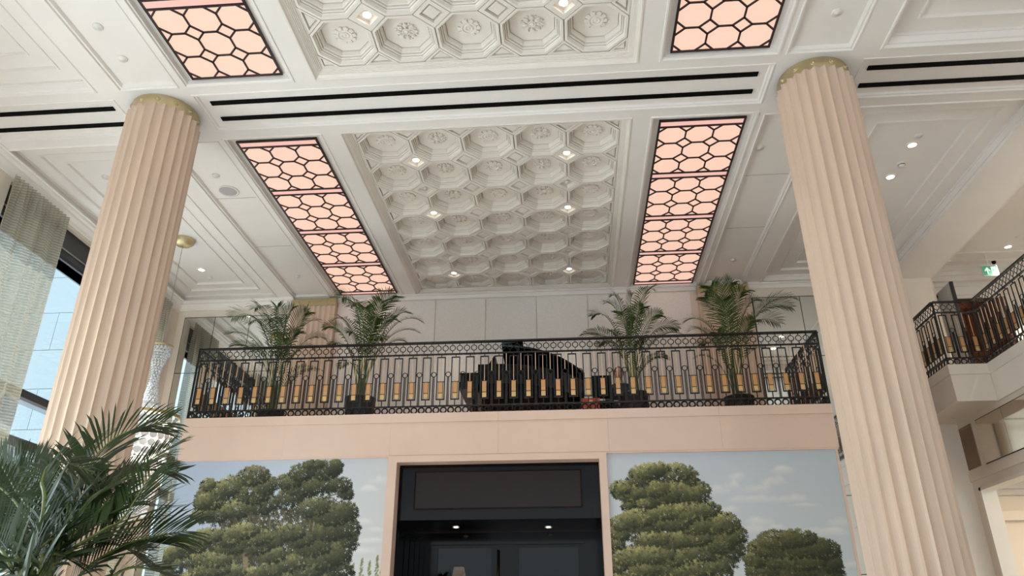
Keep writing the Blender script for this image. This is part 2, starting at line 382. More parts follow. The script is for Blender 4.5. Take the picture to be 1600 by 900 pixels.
for i in range(4):
    for j in range(4):
        V = Vector((i*LP, j*LP)); D = [Vector((LD,0)),Vector((0,LD)),Vector((-LD,0)),Vector((0,-LD))]
        ok = lambda p: -1e-4 <= p.x <= 3*LP+1e-4 and -1e-4 <= p.y <= 3*LP+1e-4
        for q in range(4):
            a, b = V+D[q], V+D[(q+1)%4]
            if ok(a) and ok(b): seg_box(lat, a, b, .020, -.014, .010)
        if i < 3 and 0 < j < 3: seg_box(lat, V+D[0], V+Vector((LP-LD,0)), .020, -.014, .010)
        if j < 3 and 0 < i < 3: seg_box(lat, V+D[1], V+Vector((0,LP-LD)), .020, -.014, .010)
T3 = 3*LP
lat.box(-.012,T3+.012,-.012,.012,-.016,.01); lat.box(-.012,T3+.012,T3-.012,T3+.012,-.016,.01)
lat.box(-.014,.010,-.012,T3+.012,-.016,.01); lat.box(T3-.010,T3+.014,-.012,T3+.012,-.016,.01)
me_lat = lat.mesh('lattice', 'lattice')
def bar_meshes(h):
    a = MB().box(.0,T3,0.012,h-.012,0,.008).mesh('border_pane','bar_glow')
    f = MB(); f.box(-.014,.010,0,h,-.016,.01); f.box(T3-.010,T3+.014,0,h,-.016,.01); f.box(-.014,T3+.014,-.012,.012,-.0155,.01); f.box(-.014,T3+.014,h-.012,h+.012,-.0155,.01)
    return a, f.mesh('lattice_bar','lattice')
BARH = 0.128
me_bar, me_barf = bar_meshes(BARH)
def light_strip(x0, y0, seq, label):
    t = thing('ceiling_light_panel', label, 'ceiling light', (x0, y0, CE+.052)); y = y0; z = CE+.052
    for ch in seq:
        if ch == 'b':
            inst('border_pane', me_bar, t, (x0,y,z)); inst('lattice_bar', me_barf, t, (x0,y,z)); y += BARH
        else:
            inst('lattice', me_lat, t, (x0,y,z))
            for i in range(3):
                for j in range(3): inst('octagon_pane', me_oct, t, (x0+(i+.5)*LP, y+(j+.5)*LP, z))
            for i in range(4):
                for j in range(4):
                    p = (x0+i*LP, y+j*LP, z); ei, ej = i in (0,3), j in (0,3)
                    if ei and ej: inst('corner_pane', me_qrt, t, p, (0,0,{(0,0):0,(3,0):PI/2,(3,3):PI,(0,3):-PI/2}[(i,j)]))
                    elif ej: inst('triangle_pane', me_hlf, t, p, (0,0,0 if j == 0 else PI))
                    elif ei: inst('triangle_pane', me_hlf, t, p, (0,0,-PI/2 if i == 0 else PI/2))
                    else: inst('diamond_pane', me_dia, t, p)
            y += T3
    return t
far_len = 5*BARH+4*T3
light_strip(CX-3.367, 7.975, 'bmbmbmbmb', 'long pink glowing lattice ceiling panel on the window side of the coffers')
light_strip(CX+2.283, 7.975, 'bmbmbmbmb', 'long pink glowing lattice ceiling panel on the gallery side of the coffers')
for s, lab in ((-3.367,'window'), (2.283,'gallery')):
    light_strip(CX+s, 6.70-3*T3-2*BARH, 'mbmbm', 'pink glowing lattice ceiling panel short of the slotted beam, '+lab+' side')

# ---- small ceiling fittings
for (px, py, n, lab) in ((153,41,'sprinkler_cover','white sprinkler plate in the window-side strip, further from the column'),
        (192,91,'sprinkler_cover','white ringed sprinkler plate in the window-side strip, closer to the column'),
        (337,274,'sprinkler_cover','small white sprinkler beside the round ceiling speaker'),
        (165,276,'sprinkler_cover','white sprinkler in the big window-side tray beside the slotted beam'),
        (465,431,'sprinkler_cover','small white sprinkler in the window-side strip above the pilaster'),
        (328,434,'sprinkler_cover','small white sprinkler beside the downlight in the window-side tray'),
        (1307,19,'sprinkler_cover','white ringed sprinkler plate in the gallery-side strip'),
        (1187,230,'sprinkler_cover','white sprinkler in the gallery-side strip half hidden by the fluted column'),
        (1145,406,'sprinkler_cover','small white sprinkler in the gallery-side strip above the pilaster'),
        (1435,212,'sprinkler_cover','flat grey-white sprinkler beside the two downlights in the gallery-side tray')):
    zz = CE+.055 if abs(atZ(px,py,CE).x-CX) < 4.5 else CE+.17
    p = atZ(px, py, zz); disc(n, p.x, p.y, zz, .045 if py > 300 else .055, .022, 'white_plastic', lab, 'sprinkler')
p = atZ(357, 298, CE+.055)
t = thing('ceiling_speaker', 'round flush ceiling speaker with a grey grille', 'speaker', (p.x,p.y,CE+.055))
link('bezel', MB().lathe([(.155,0),(.155,-.012),(.13,-.016),(.125,-.006)],28).mesh('bezel','white_plastic',True), t)
link('speaker_grille', MB().lathe([(.127,-.008),(.08,-.011),(.001,-.012)],28,cap1=True).mesh('speaker_grille','speaker_mesh',True), t)
p = atZ(1408, 255, CE+.17)
t = thing('smoke_detector', 'white smoke detector between the two gallery-side downlights', 'smoke detector', (p.x,p.y,CE+.17))
link('detector_base', MB().lathe([(.06,0),(.06,-.02),(.05,-.022)],20,cap1=True).mesh('detector_base','white_plastic',True), t)
link('detector_head', MB().lathe([(.045,-.02),(.045,-.05),(.03,-.062),(.001,-.064)],20).mesh('detector_head','white_plastic',True), t)
link('sensor_slot', MB().lathe([(.0465,-.03),(.0465,-.040)],20).mesh('sensor_slot','black',True), t)
for (px, py, lab) in ((1425,226,'lit downlight beside the smoke detector, closer to the slotted beam'),(1391,276,'lit downlight beside the smoke detector, closer to the fluted column'),(315,421,'lit downlight in the window-side ceiling tray')):
    p = atZ(px, py, CE+.17); downlight(p.x, p.y, CE+.168, lab, 1.0, 60)

# ---- columns
def flute_ring(R, n, d, z, k=6):
    o = []
    for i in range(n):
        for j in range(k):
            t = j/k; a = 2*PI*(i+t)/n; r = R - d*(math.sin(PI*t)**0.75 if t > 0.001 else 0); o.append((r*math.cos(a), r*math.sin(a), z))
    return o
me_shaft = MB().rings([flute_ring(.428,24,.036,z) for z in (0,7.42,7.46)], False, True).mesh('fluted_shaft','column_stone')
me_cap = MB().lathe([(.398,0),(.398,.15)],48).mesh('brass_ring','brass',True)
def boss():
    mb = MB(); mb.lathe([(.001,.022),(.012,.020),(.016,.010),(.02,.004),(.024,.010),(.03,.010),(.034,0)],10)
    return mb.mesh('brass_rosette','brass_matt',True)
me_boss = boss()
me_plinth = MB().lathe([(.52,0),(.52,.12),(.50,.14),(.50,.17),(.46,.2),(.43,.22)],40).mesh('plinth','column_stone',True)
for x, lab in ((-4.955,'fluted cream stone column with a brass collar on the window side'),(3.02,'fluted cream stone column with a brass collar on the gallery side')):
    t = thing('column', lab, 'column', (x,7.26,FL))
    link('fluted_shaft', me_shaft, t, (0,0,0)); link('plinth', me_plinth, t)
    link('brass_ring', me_cap, t, (0,0,7.45))
    for k in range(12):
        a = 2*PI*(k+.5)/12
        o = link('brass_rosette', me_boss, t, (.396*math.cos(a),.396*math.sin(a),7.53), (0,PI/2,a))

# ---- back wall
wb = struct(MB().box(XL-.3, 6.72, YB, YB+.25, FL, 6.5).build('wall_back', 'limestone'))
for i in range(7):
    x0 = CX-3.42+i*0.966-.012; x1 = x0+.948
    MB().box(max(x0,-4.40), min(x1,2.41), YB-.025, YB+.0, BZ, 5.865).build('fabric_panel','fabric',wb)
def mirrors(x0, x1, divs, zs, parent, y=YB):
    e = [x0]+divs+[x1]
    for i in range(len(e)-1):
        for j in range(len(zs)-1):
            MB().box(e[i]+.006, e[i+1]-.006, y-.018, y-.004, zs[j]+.006, zs[j+1]-.006).build('mirror_pane','mirror',parent)
    MB().box(x0-.012, x1+.012, y-.006, y+.002, zs[0]-.012, zs[-1]+.012).build('mirror_backing','dark_frame',parent)
mirrors(-7.455, -5.42, [-6.84,-6.13], [-.35,.88,2.10,3.32,4.54,5.68], wb)
mirrors(3.47, 5.95, [4.325,5.15], [-.35,.88,2.10,3.32,4.54,5.71], wb)
# pilasters
def pilaster(x0, x1, lab):
    t = thing('pilaster', lab, 'pilaster', ((x0+x1)/2, YB-.06, FL)); yf = YB-.14; n = 8; wd = (x1-x0)/n; pts = [(x1,YB-.001),(x0,YB-.001)]
    for i in range(n):
        a = x0+i*wd
        pts += [(a,yf),(a+wd*.16,yf)]+[(a+wd*(.16+.84*q/5), yf+.022*math.sin(PI*q/5)) for q in range(1,5)]
    pts += [(x1,yf)]
    MB().poly_prism(pts[::-1], FL, 5.80).build('fluted_shaft','column_stone',t)
    MB().box(x0-.004, x1+.004, yf-.006, YB-.001, 5.80, 5.945).build('brass_band','brass_matt',t)
    for k in range(4):
        x = x0+(x1-x0)*(k+.5)/4
        inst('brass_rosette', me_boss, t, (x,yf-.006,5.873), (PI/2,0,0))
pilaster(-5.27, -4.42, 'fluted pilaster with a brass band on the mirror side by the window')
pilaster(2.47, 3.40, 'fluted pilaster with a brass band beside the gallery mirrors')

# ---- left wall with windows
wl = MB(); wins = [(8.2,12.45),(3.2,6.5),(-3.4,-0.8)]; wtop = {8.2: 5.76, 3.2: 2.42, -3.4: 2.42}
yy = [-9]+[v for ab in sorted(wins) for v in ab]+[13.25]
for i in range(0, len(yy), 2): wl.box(XL-.4, XL, yy[i], yy[i+1], FL, 6.5)
for a, b in wins: wl.box(XL-.4, XL, a, b, wtop[a], 6.5)
wl = struct(wl.build('wall_left', 'limestone'))
# stone facing slabs on the pier by the corner
for (a, b) in ((12.47,12.73),(12.74,12.99)):
    for (z0, z1) in ((FL,.9),(.905,3.3),(3.305,5.82)): MB().box(XL-.0, XL+.012, a, b, z0, z1).build('stone_slab','limestone',wl)
def window(n, a, b, tall):
    if not tall:  # low windows out of view, added and sized to let side light in
        r = struct(link('window_%d' % n, None)); x = XL-.22
        fr = MB(); fr.box(x-.06,x+.06,a,a+.07,FL,2.42); fr.box(x-.06,x+.06,b-.07,b,FL,2.42); fr.box(x-.06,x+.06,a+.07,b-.07,2.34,2.42); fr.build('window_frame','steel',r)
        MB().box(x-.006,x+.006,a+.07,b-.07,FL,2.34).build('window_pane','glass',r); return
    r = struct(link('window_%d' % n, None)); x = XL-.22
    fr = MB(); fr.box(x-.06,x+.06,a,a+.07,FL,5.76); fr.box(x-.06,x+.06,b-.07,b,FL,5.76); fr.box(x-.06,x+.06,a,b,5.2,5.30)
    fr.build('window_frame','steel',r)
    for z0, z1 in ((3.10,3.21),(2.42,2.555),(.9,1.0)):
        MB().box(x-.07,x+.09,a+.07,b-.07,z0,z1).build('transom','dark_frame',r)
        MB().box(x-.075,x+.095,a+.07,b-.07,z0-.045,z0-.002).build('transom_trim','steel',r)
    MB().box(x-.05,x+.05,(a+b)/2+.9,(a+b)/2+.96,FL,5.2).build('mullion','dark_frame',r)
    zs = [FL,.9,2.42,3.10,5.2]; ms = [a+.07,(a+b)/2+.9,b-.07]
    for i in range(4):
        for j in range(2): MB().box(x-.006,x+.006,ms[j],ms[j+1],zs[i],zs[i+1]).build('window_pane','glass',r)
    MB().box(x-.05,x+.14,a,b,5.33,5.76).build('blind_cassette','dark_frame',r)
    MB().box(x+.14,x+.155,a,b,5.425,5.445).build('cassette_trim','steel',r)
    MB().box(x-.03,x+.06,a,b,5.20,5.33).build('light_strip','blind_strip',r)
for n, (a, b) in enumerate(wins): window(n+1, a, b, n == 0)
def curtain(y0, y1, lab):
    mb = MB(); n = int((y1-y0)*150); X0 = XL+.13; ph = random.random()*6
    zs = [5.785,5.72,5.6,5.4,4.8,4,3,2,1,0,FL+.02]; L = []
    for z in zs:
        k = min(1, (5.785-z)/.5); row = []
        for i in range(n+1):
            s = i/n; f = math.sin(s*(y1-y0)*2*PI/.085+ph)*(.022*(1-k)+.006)+math.sin(s*(y1-y0)*2*PI/.30+ph)*.045*k; g = math.sin(s*9+ph+z*.25)*.03*k
            row.append((X0+f+g*.6, y0+s*(y1-y0)+.02*math.sin(s*20+z*.6)*k, z))
        L.append(row)
    mb.rings(L, closed=False); o = mb.build('sheer_curtain','sheer',None,True); return tag(o, lab, 'curtain')
curtain(8.08, 9.32, 'pleated ribbed sheer curtain hanging beside the bare stone pier')
curtain(11.45, 12.5, 'pleated ribbed sheer curtain by the corner, seen in the wall mirror')

struct(MB().box(-26, -8.03, -14, 16.0, FL-.25, FL-.05).build('ground', 'bounce_paving'))  # unseen paving added to bounce sunlight up onto the ceiling
# ---- neighbouring stone-clad wing outside
fc = struct(MB().box(-19, -8.2, 16.0, 16.3, FL, 13).build('exterior_facade', 'facade_joint'))
row = 0; z = FL+.09
while z < 12.9:
    x = -19+(row % 2)*.66
    while x < -8.3:
        MB().box(x+.006, min(x+1.31,-8.2), 15.965, 16.0, z+.006, z+.965).build('facade_slab','facade',fc); x += 1.316
    z += .972; row += 1

# ---- balcony block
bal = struct(MB().box(BX0+.03, BX1-.03, BY+.06, YB, 2.25, 2.83).build('balcony', 'stone'))
MB().box(BX0+.03, BX0+.23, BY+.06, YB, FL, 2.25).build('side_wall','stone',bal); MB().box(BX1-.23, BX1-.03, BY+.06, YB, FL, 2.25).build('side_wall','stone',bal)
nseg = 6; wd = (BX1-BX0)/nseg
for i in range(nseg):
    a, b = BX0+i*wd, BX0+(i+1)*wd
    MB().box(a+.0008, b-.0008, BY, BY+.12, 2.727, BZ).build('kerb_stone','stone',bal)
    MB().box(a+.0008, b-.0008, BY+.012, BY+.12, 2.27, 2.726).build('fascia_stone','stone',bal)
MB().box(BX0+.01, BX1-.01, BY+.02, BY+.12, 2.245, 2.27).build('fascia_lip','stone',bal)
for x0, x1 in ((BX0,BX0+.1),(BX1-.1,BX1)): MB().box(x0,x1,BY+.12,YB,2.27,BZ).build('kerb_stone','stone',bal)
# wall strips beside the murals
MB().box(BX1-.05, BX1-.02, BY+.03, BY+.08, FL, 2.245).build('corner_trim','stone',bal)

# ---- door recess
d1 = struct(link('door_1', None)); DX0, DX1 = -2.506, .479
cs = MB(); yf = BY+.0
cs.box(DX0,DX0+.122,yf,10.36,FL,2.26); cs.box(DX1-.10,DX1,yf,10.36,FL,2.26); cs.box(DX0+.122,DX1-.10,yf,10.36,2.172,2.26)
cs.build('door_casing','stone',d1)
ix0, ix1 = DX0+.122, DX1-.10
MB().tray(-2.40, .395, 1.43, 2.20, 0, [(0,0),(.0,.002)]).v
def panel_xz(name, x0, x1, z0, z1, y, prof, m, parent):
    mb = MB(); L = [[(x0+i,y+h,z0+i),(x1-i,y+h,z0+i),(x1-i,y+h,z1-i),(x0+i,y+h,z1-i)] for i,h in prof]
    mb.rings(L, False, True); return mb.build(name, m, parent)
MB().box(ix0, ix1, 10.352, 10.42, 1.43, 2.2).build('header_board','lacquer',d1)
panel_xz('header_panel', -2.165, .138, 1.565, 2.082, 10.352, [(0,0),(0,-.012),(.012,-.016),(.02,-.004)], 'lacquer_brown', d1)
for x in (ix0+.08, ix1-.08): MB().box(x-.002,x+.002,10.349,10.353,1.44,2.19).build('board_joint','lacquer_brown',d1)
MB().box(ix0-.1, ix1+.1, 10.42, 12.2, 1.43, 1.5).build('recess_soffit','lacquer',d1)
for xa in (ix0-.06, ix1+.0): MB().box(xa, xa+.06, 10.36, 12.2, FL, 1.43).build('recess_side','lacquer',d1)
for k in range(3):
    for s, xa in ((1,ix0),(-1,ix1)):
        y0 = 10.5+k*.38; MB().box(min(xa,xa+s*.012), max(xa,xa+s*.012), y0, y0+.32, FL+.3, 1.30).build('side_panel','lacquer',d1)
ds = MB(); Y0 = 11.6
ds.box(ix0, ix1, Y0, Y0+.08, 1.262, 1.43); ds.box(ix0,-2.07,Y0,Y0+.08,FL,1.262); ds.box(.11,ix1,Y0,Y0+.08,FL,1.262); ds.box(-1.17,-.86,Y0,Y0+.08,FL,1.262)
ds.build('door_lintel','lacquer',d1)
MB().box(ix0,ix1,Y0-.03,Y0,1.405,1.43).build('lintel_moulding','lacquer_brown',d1)
MB().box(-2.12,.16,Y0-.03,Y0,1.24,1.275).build('lintel_moulding','lacquer_brown',d1)
for xa, xb in ((-2.07,-1.17),(-.86,.11)):
    l = MB(); l.box(xa,xa+.05,Y0+.01,Y0+.05,FL,1.262); l.box(xb-.05,xb,Y0+.01,Y0+.05,FL,1.262); l.box(xa+.05,xb-.05,Y0+.01,Y0+.05,1.2,1.262); l.box(xa+.05,xb-.05,Y0+.01,Y0+.05,FL,FL+.12)
    l = l.build('door_leaf','lacquer',d1); MB().box(xa+.05,xb-.05,Y0+.025,Y0+.035,FL+.12,1.2).build('door_glass','smoked_glass',l)
hd = MB().tube([(-1.115,Y0-.05,1.16),(-1.115,Y0-.05,-.4)], .018, 8).build('pull_handle','brass',d1,True)
MB().box(-2.6,.6,12.9,12.98,FL,1.43).build('lobby_back','lacquer_brown',d1)
for px, lab in ((712.5,'slim downlight in the black door recess, window side'),(857,'slim downlight in the black door recess, gallery side')):
    p = atZ(px, 823.4, 1.43); downlight(p.x, p.y, 1.428, lab, 0.7, 0)
# candle-like wall lamp glowing behind the door glass
lp = atY(717, 897, 12.3)
t = thing('table_lamp', 'warm glowing lamp seen through the dark door glass', 'lamp', (lp.x,12.3,lp.z-.35))
MB().tube([(lp.x,12.3,lp.z-.35),(lp.x,12.3,lp.z-.08)],.02,8).build('lamp_stem','brass',t); MB().lathe([(.10,-.1),(.12,-.1),(.08,.1),(.07,.1)],16,(lp.x,12.3,lp.z),).build('lamp_shade','bulb',t,True)
MB().box(lp.x-.3,lp.x+.3,12.1,12.5,FL,lp.z-.35).build('console_table','lacquer',None)
tag(bpy.data.objects['console_table'],'black console table behind the dark door glass','table')

# ---- murals
def blob_list(s): return s
def paint_mural(x0, x1, ztop, zmid, zbot, tox, puffs, clouds, limbs, sky_l, sky_r, far, sun_dir, name, lab, light, dark, mass):
    """paint a scene in a numpy canvas; rows run down from ztop.  tox maps photo pixels to canvas cells"""
    g = 0.008; W = int((x1-x0)/g)+1; H = int((ztop-zmid)/g)+1
    def cell(px, py):
        p = atY(px, py, BY+.05); return (p.x-x0)/g, (ztop-p.z)/g
    xx, yy = np.meshgrid(np.arange(W), np.arange(H)); img = np.zeros((H,W,3))
    s = (xx/W)[...,None]; v = (yy/H)[...,None]
    img[:] = np.array(sky_l)*(1-s)+np.array(sky_r)*s + v*np.array([10,8,4])
    def noise(sc, seed, oct=4):
        r = np.random.default_rng(seed); out = np.zeros((H,W)); amp = 1
        for o in range(oct):
            n = r.random((int(H/sc)+3, int(W/sc)+3)); fy, fx = yy/sc, xx/sc; iy, ix = fy.astype(int), fx.astype(int); ty, tx = fy-iy, fx-ix
            ty = ty*ty*(3-2*ty); tx = tx*tx*(3-2*tx)
            out += amp*((n[iy,ix]*(1-tx)+n[iy,ix+1]*tx)*(1-ty)+(n[iy+1,ix]*(1-tx)+n[iy+1,ix+1]*tx)*ty); amp *= .5; sc = max(sc/2,1.5)
        return out/1.875
    nz, nz2 = noise(26, 3), noise(9, 5)
    for (px, py, rx, ry) in clouds:
        cx, cy = cell(px, py); rx *= 1.35; ry *= 1.5
        d = np.sqrt(((xx-cx)/rx)**2+((yy-cy)/ry)**2)+(nz-.5)*1.3+(nz2-.5)*.5
        a = np.clip((1.0-d)*1.6, 0, 1)*np.clip(1.0-(yy-cy)/(ry*1.1), .15, 1)*.75
        top = np.clip(.5-(yy-cy)/(2*ry), 0, 1)[...,None]
        img[:] = img*(1-a[...,None])+a[...,None]*(np.array([176,184,194])*(1-top)+np.array([226,222,216])*top)
    r = np.random.default_rng(11)
    def stamp(cx, cy, R, col, k, ph, al=1.0):
        xa, xb, ya, yb = int(max(cx-R-1,0)), int(min(cx+R+2,W)), int(max(cy-R-1,0)), int(min(cy+R+2,H))
        if xa >= xb or ya >= yb: return
        X = xx[ya:yb,xa:xb]-cx; Y = yy[ya:yb,xa:xb]-cy; th = np.arctan2(Y,X); rr = np.hypot(X,Y)
        m = np.clip((R*(.62+.38*np.cos(k*th+ph))-rr)*1.2+.5, 0, 1)[...,None]*al
        img[ya:yb,xa:xb] = img[ya:yb,xa:xb]*(1-m)+m*np.array(col)
    def line(pts, wpx, col):
        for (a, b) in zip(pts[:-1], pts[1:]):
            (ax, ay), (bx, by) = cell(*a), cell(*b); n = int(max(abs(bx-ax),abs(by-ay)))+2
            for q in range(n): t = q/(n-1); stamp(ax+(bx-ax)*t, ay+(by-ay)*t, wpx, np.array(col)*(.88+.24*r.random()), 0, 0)
    light, dark = np.array(light), np.array(dark)
    allx = [p[0] for p in puffs]; tx0, tx1 = min(allx), max(allx)
    for (px, py, kk) in far:      # small distant poplars
        cx, cy = cell(px, py)
        for q in range(70):
            t = r.random(); stamp(cx+(r.random()-.5)*14*t+ (1-t)*0, cy+t*60, 2.2, np.array([132,134,98])*(.75+.4*r.random()), 2, PI/2)
    # shaded mass of the crown first
    for (px, py, rx, ry) in puffs:
        cx, cy = cell(px, py)
        for q in range(int(rx*ry*.22)+14):
            a = r.random()*2*PI; rad = math.sqrt(r.random())*.98
            stamp(cx+rx*1.25*rad*math.cos(a), cy+ry*1.38*rad*math.sin(a)+3, 3.6, dark*(.8+.5*r.random()), 5, r.random()*6)
    for (px, py, rx, ry) in mass:
        cx, cy = cell(px, py)
        for q in range(int(rx*ry*.5)):
            a = r.random()*2*PI; rad = math.sqrt(r.random()); stamp(cx+rx*1.1*rad*math.cos(a), cy+ry*1.1*rad*math.sin(a), 3.2, np.array([76,74,56])*(.7+.5*r.random()), 4, r.random()*6)
    for l in limbs: line(l[0], l[1], l[2])
    order = sorted(puffs, key=lambda p: p[1]+p[3]+r.random()*8, reverse=True)
    for (px, py, rx, ry) in order:
        cx, cy = cell(px, py); gx = (px-tx0)/max(tx1-tx0,1); rx *= 1.14; ry *= 1.2
        shade = np.clip(1.12-.62*gx**1.3, .35, 1.05)*(.86+.22*r.random())
        pts = []
        for q in range(int(rx*ry*.36)+24):
            a = r.random()*2*PI; rad = math.sqrt(r.random()); pts.append((rad*math.cos(a), rad*math.sin(a)))
        pts.sort(key=lambda p: -p[1])
        for (u_, v_) in pts:
            li = np.clip(.48-.52*v_-.22*u_-.10*(u_*u_), .02, 1)*shade
            li *= .72+.5*r.random()
            col = dark*(1-li)+light*li
            stamp(cx+rx*u_, cy+ry*v_, 2.0+1.5*r.random(), col, 5 if r.random() < .6 else 4, r.random()*6, .92)
            if li > .45 and r.random() < .45:
                stamp(cx+rx*u_+.4, cy+ry*v_-.5, 1.2, col*1.22, 3, r.random()*6, .8)
    lin_ = np.clip(img/255,0,1); lin_ = np.where(lin_ <= .04045, lin_/12.92, ((lin_+.055)/1.055)**2.4)*MURAL_GAIN
    lin_ = np.clip(lin_, 0, 1)
    # mesh: fine rows above, coarse rows below the picture's lower edge
    zrows = [ztop-i*g for i in range(H)]; low = list(np.arange(zmid-.05, zbot, -.06))+[zbot]
    vs = []; cols = []
    X = x0+np.arange(W)*g; X[-1] = x1
    for i, z in enumerate(zrows):
        vs.append(np.column_stack([X, np.full(W,BY+.05), np.full(W,z)])); cols.append(lin_[i])
    for z in low:
        t = min(1,(zmid-z)/.8); c = lin_[-1]*(1-t)+np.array([.16,.15,.09])*t
        vs.append(np.column_stack([X, np.full(W,BY+.05), np.full(W,z)])); cols.append(c)
    R_ = H+len(low); v = np.concatenate(vs); c = np.concatenate(cols)
    idx = np.arange(R_*W).reshape(R_,W)
    f = np.stack([idx[:-1,:-1],idx[1:,:-1],idx[1:,1:],idx[:-1,1:]],-1).reshape(-1,4)
    me = bpy.data.meshes.new(name); me.vertices.add(len(v)); me.vertices.foreach_set('co', v.ravel())
    me.loops.add(len(f)*4); me.loops.foreach_set('vertex_index', f.ravel()); me.polygons.add(len(f)); me.polygons.foreach_set('loop_start', np.arange(len(f))*4)
    me.update(calc_edges=True)
    a = me.color_attributes.new('paint','FLOAT_COLOR','POINT'); a.data.foreach_set('color', np.column_stack([c,np.ones(len(c))]).astype(np.float32).ravel())
    me.materials.append(M['mural_paint'])
    t = thing(name, lab, 'mural', ((x0+x1)/2, BY+.05, zbot))
    o = link('painted_panel', me, t, -t.location)
    MB().box(x0, x1, BY+.0501, BY+.06, zbot, ztop).build('panel_backing','stone',t)
    return t
MURAL_GAIN = 1.12
Z7 = lambda L: [(220+x/4, 700+y/4, rx/4, ry/4) for x,y,rx,ry in L]
k3 = 440/1600
Z3 = lambda L: [(930+x*k3, 680+y*k3, rx*k3, ry*k3) for x,y,rx,ry in L]
def pl7(L): return [(220+x/4, 700+y/4) for x,y in L]
def pl3(L): return [(930+x*k3, 680+y*k3) for x,y in L]
BR = (124,112,88); BR2 = (104,94,74)
puffL = Z7([(450,300,105,80),(560,240,80,62),(700,175,105,60),(700,270,130,75),(390,340,62,46),(390,410,70,40),(480,400,100,60),(600,380,110,55),(760,350,100,60),(790,230,60,55),(420,230,45,40),
 (1010,150,85,55),(1080,105,65,30),(1150,140,100,55),(1215,115,50,40),(930,205,85,45),(1000,240,120,55),(1120,230,110,50),(1250,230,70,45),(1280,285,45,32),(930,310,85,55),(1080,370,100,55),(1200,420,120,65),(1290,400,65,55),(1290,500,75,60),(1180,520,110,55),(1310,575,55,45),
 (640,520,100,45),(560,560,120,55),(420,550,95,45),(720,560,110,45),(820,580,85,40),(930,530,100,45),(1010,570,85,45),(700,620,110,45),(560,620,100,40),
 (330,600,110,52),(250,640,80,45),(170,670,60,45),(190,740,75,50),(350,690,100,45),(480,700,95,45),(430,760,130,45),(820,670,85,45),(930,720,100,45),(1080,620,110,55),(1150,700,110,55),(1230,660,85,62),(1240,760,85,45),(1050,770,100,45),(820,760,85,42),(700,790,75,38),(560,780,95,42),(150,800,60,35),(340,810,110,35),(960,820,140,35),(1180,830,120,35)])
limL = [(pl7([(660,800),(655,740),(652,670)]),4.2,BR),(pl7([(640,790),(585,740),(572,680),(480,685),(380,630)]),2.0,BR),(pl7([(480,690),(400,715)]),1.4,BR2),(pl7([(520,685),(490,645)]),1.3,BR2),
 (pl7([(650,480),(660,400)]),1.4,BR2),(pl7([(690,480),(670,420)]),1.1,BR2),(pl7([(740,500),(745,420)]),1.4,BR2),(pl7([(808,520),(806,450)]),1.6,BR2),(pl7([(860,490),(830,420)]),1.2,BR2),(pl7([(885,480),(900,400)]),1.2,BR2),(pl7([(968,480),(968,430)]),1.2,BR2),
 (pl7([(1070,555),(1085,440)]),1.5,BR),(pl7([(1085,530),(1150,470)]),1.1,BR2),(pl7([(1050,510),(1060,450)]),1.1,BR2),(pl7([(1140,340),(1180,300),(1280,270)]),1.2,BR2),(pl7([(865,640),(865,590)]),1.6,BR2),(pl7([(850,800),(848,730)]),2.0,BR2),(pl7([(540,480),(545,420)]),1.1,BR2),(pl7([(515,520),(500,460)]),1.0,BR2)]
cloudL = Z7([(1490,215,55,30),(1440,265,70,22),(1400,470,55,20),(1470,520,60,20),(1420,590,80,18),(1390,655,80,20)])
paint_mural(BX0+.03, DX0, 2.245, .62, FL, None, puffL, cloudL, limL, (164,178,198), (192,194,196), [(552,880,1),(566,872,1),(578,876,1),(590,868,1),(598,872,1)], -1, 'wall_mural',
            'painted mural of a spreading twin-crowned tree on the window side of the door', (158,154,104), (34,38,29), Z7([(820,470,330,90),(620,620,330,90),(1150,420,110,110),(620,740,360,70),(1100,640,180,120)]))
puffR = Z3([(300,205,95,42),(370,185,55,28),(470,210,85,45),(540,240,45,45),(250,245,65,42),(150,300,62,38),(200,330,85,42),(320,305,105,45),(380,340,95,48),(500,320,105,62),(590,320,60,52),(190,390,36,25),(300,385,65,28),
 (400,430,100,45),(250,470,100,45),(160,500,75,38),(140,550,55,42),(125,610,42,36),(320,500,95,45),(450,490,95,45),(550,430,95,55),(650,420,62,36),(640,500,95,55),(740,500,75,52),(800,560,52,45),(780,640,62,52),(700,600,95,62),(560,580,100,45),(450,600,85,42),(330,590,85,38),(740,715,55,45),(620,650,110,55),(560,520,80,40),
 (200,690,105,45),(330,680,115,45),(450,700,105,42),(250,760,115,45),(400,760,125,45),(560,760,125,45),(130,740,45,38),(690,775,80,38),(200,820,110,35),(420,830,130,35),(620,830,120,35)])
puffR2 = Z3([(1050,595,120,48),(1150,585,100,42),(960,640,85,42),(1100,650,135,45),(1230,640,100,50),(1310,650,70,50),(915,700,60,42),(1030,710,115,42),(1170,720,125,42),(1300,720,85,48),(1350,735,50,45),(950,770,85,38),(1100,780,145,38),(1280,790,120,38),(960,830,90,34),(1150,830,140,34),(1340,820,70,34)])
limR = [(pl3([(590,715),(660,660),(700,630),(720,600)]),2.2,BR),(pl3([(640,690),(680,700)]),1.3,BR2),(pl3([(395,640),(385,580),(370,530)]),1.6,BR),(pl3([(420,560),(420,520)]),1.1,BR2),(pl3([(455,640),(480,600)]),1.4,BR2),(pl3([(560,690),(585,640)]),1.4,BR2),(pl3([(240,640),(215,590)]),1.4,BR2),(pl3([(260,650),(270,610)]),1.1,BR2),(pl3([(590,550),(600,510)]),1.2,BR2),(pl3([(440,640),(435,610)]),1.2,BR2),(pl3([(330,400),(330,380)]),1,BR2)]
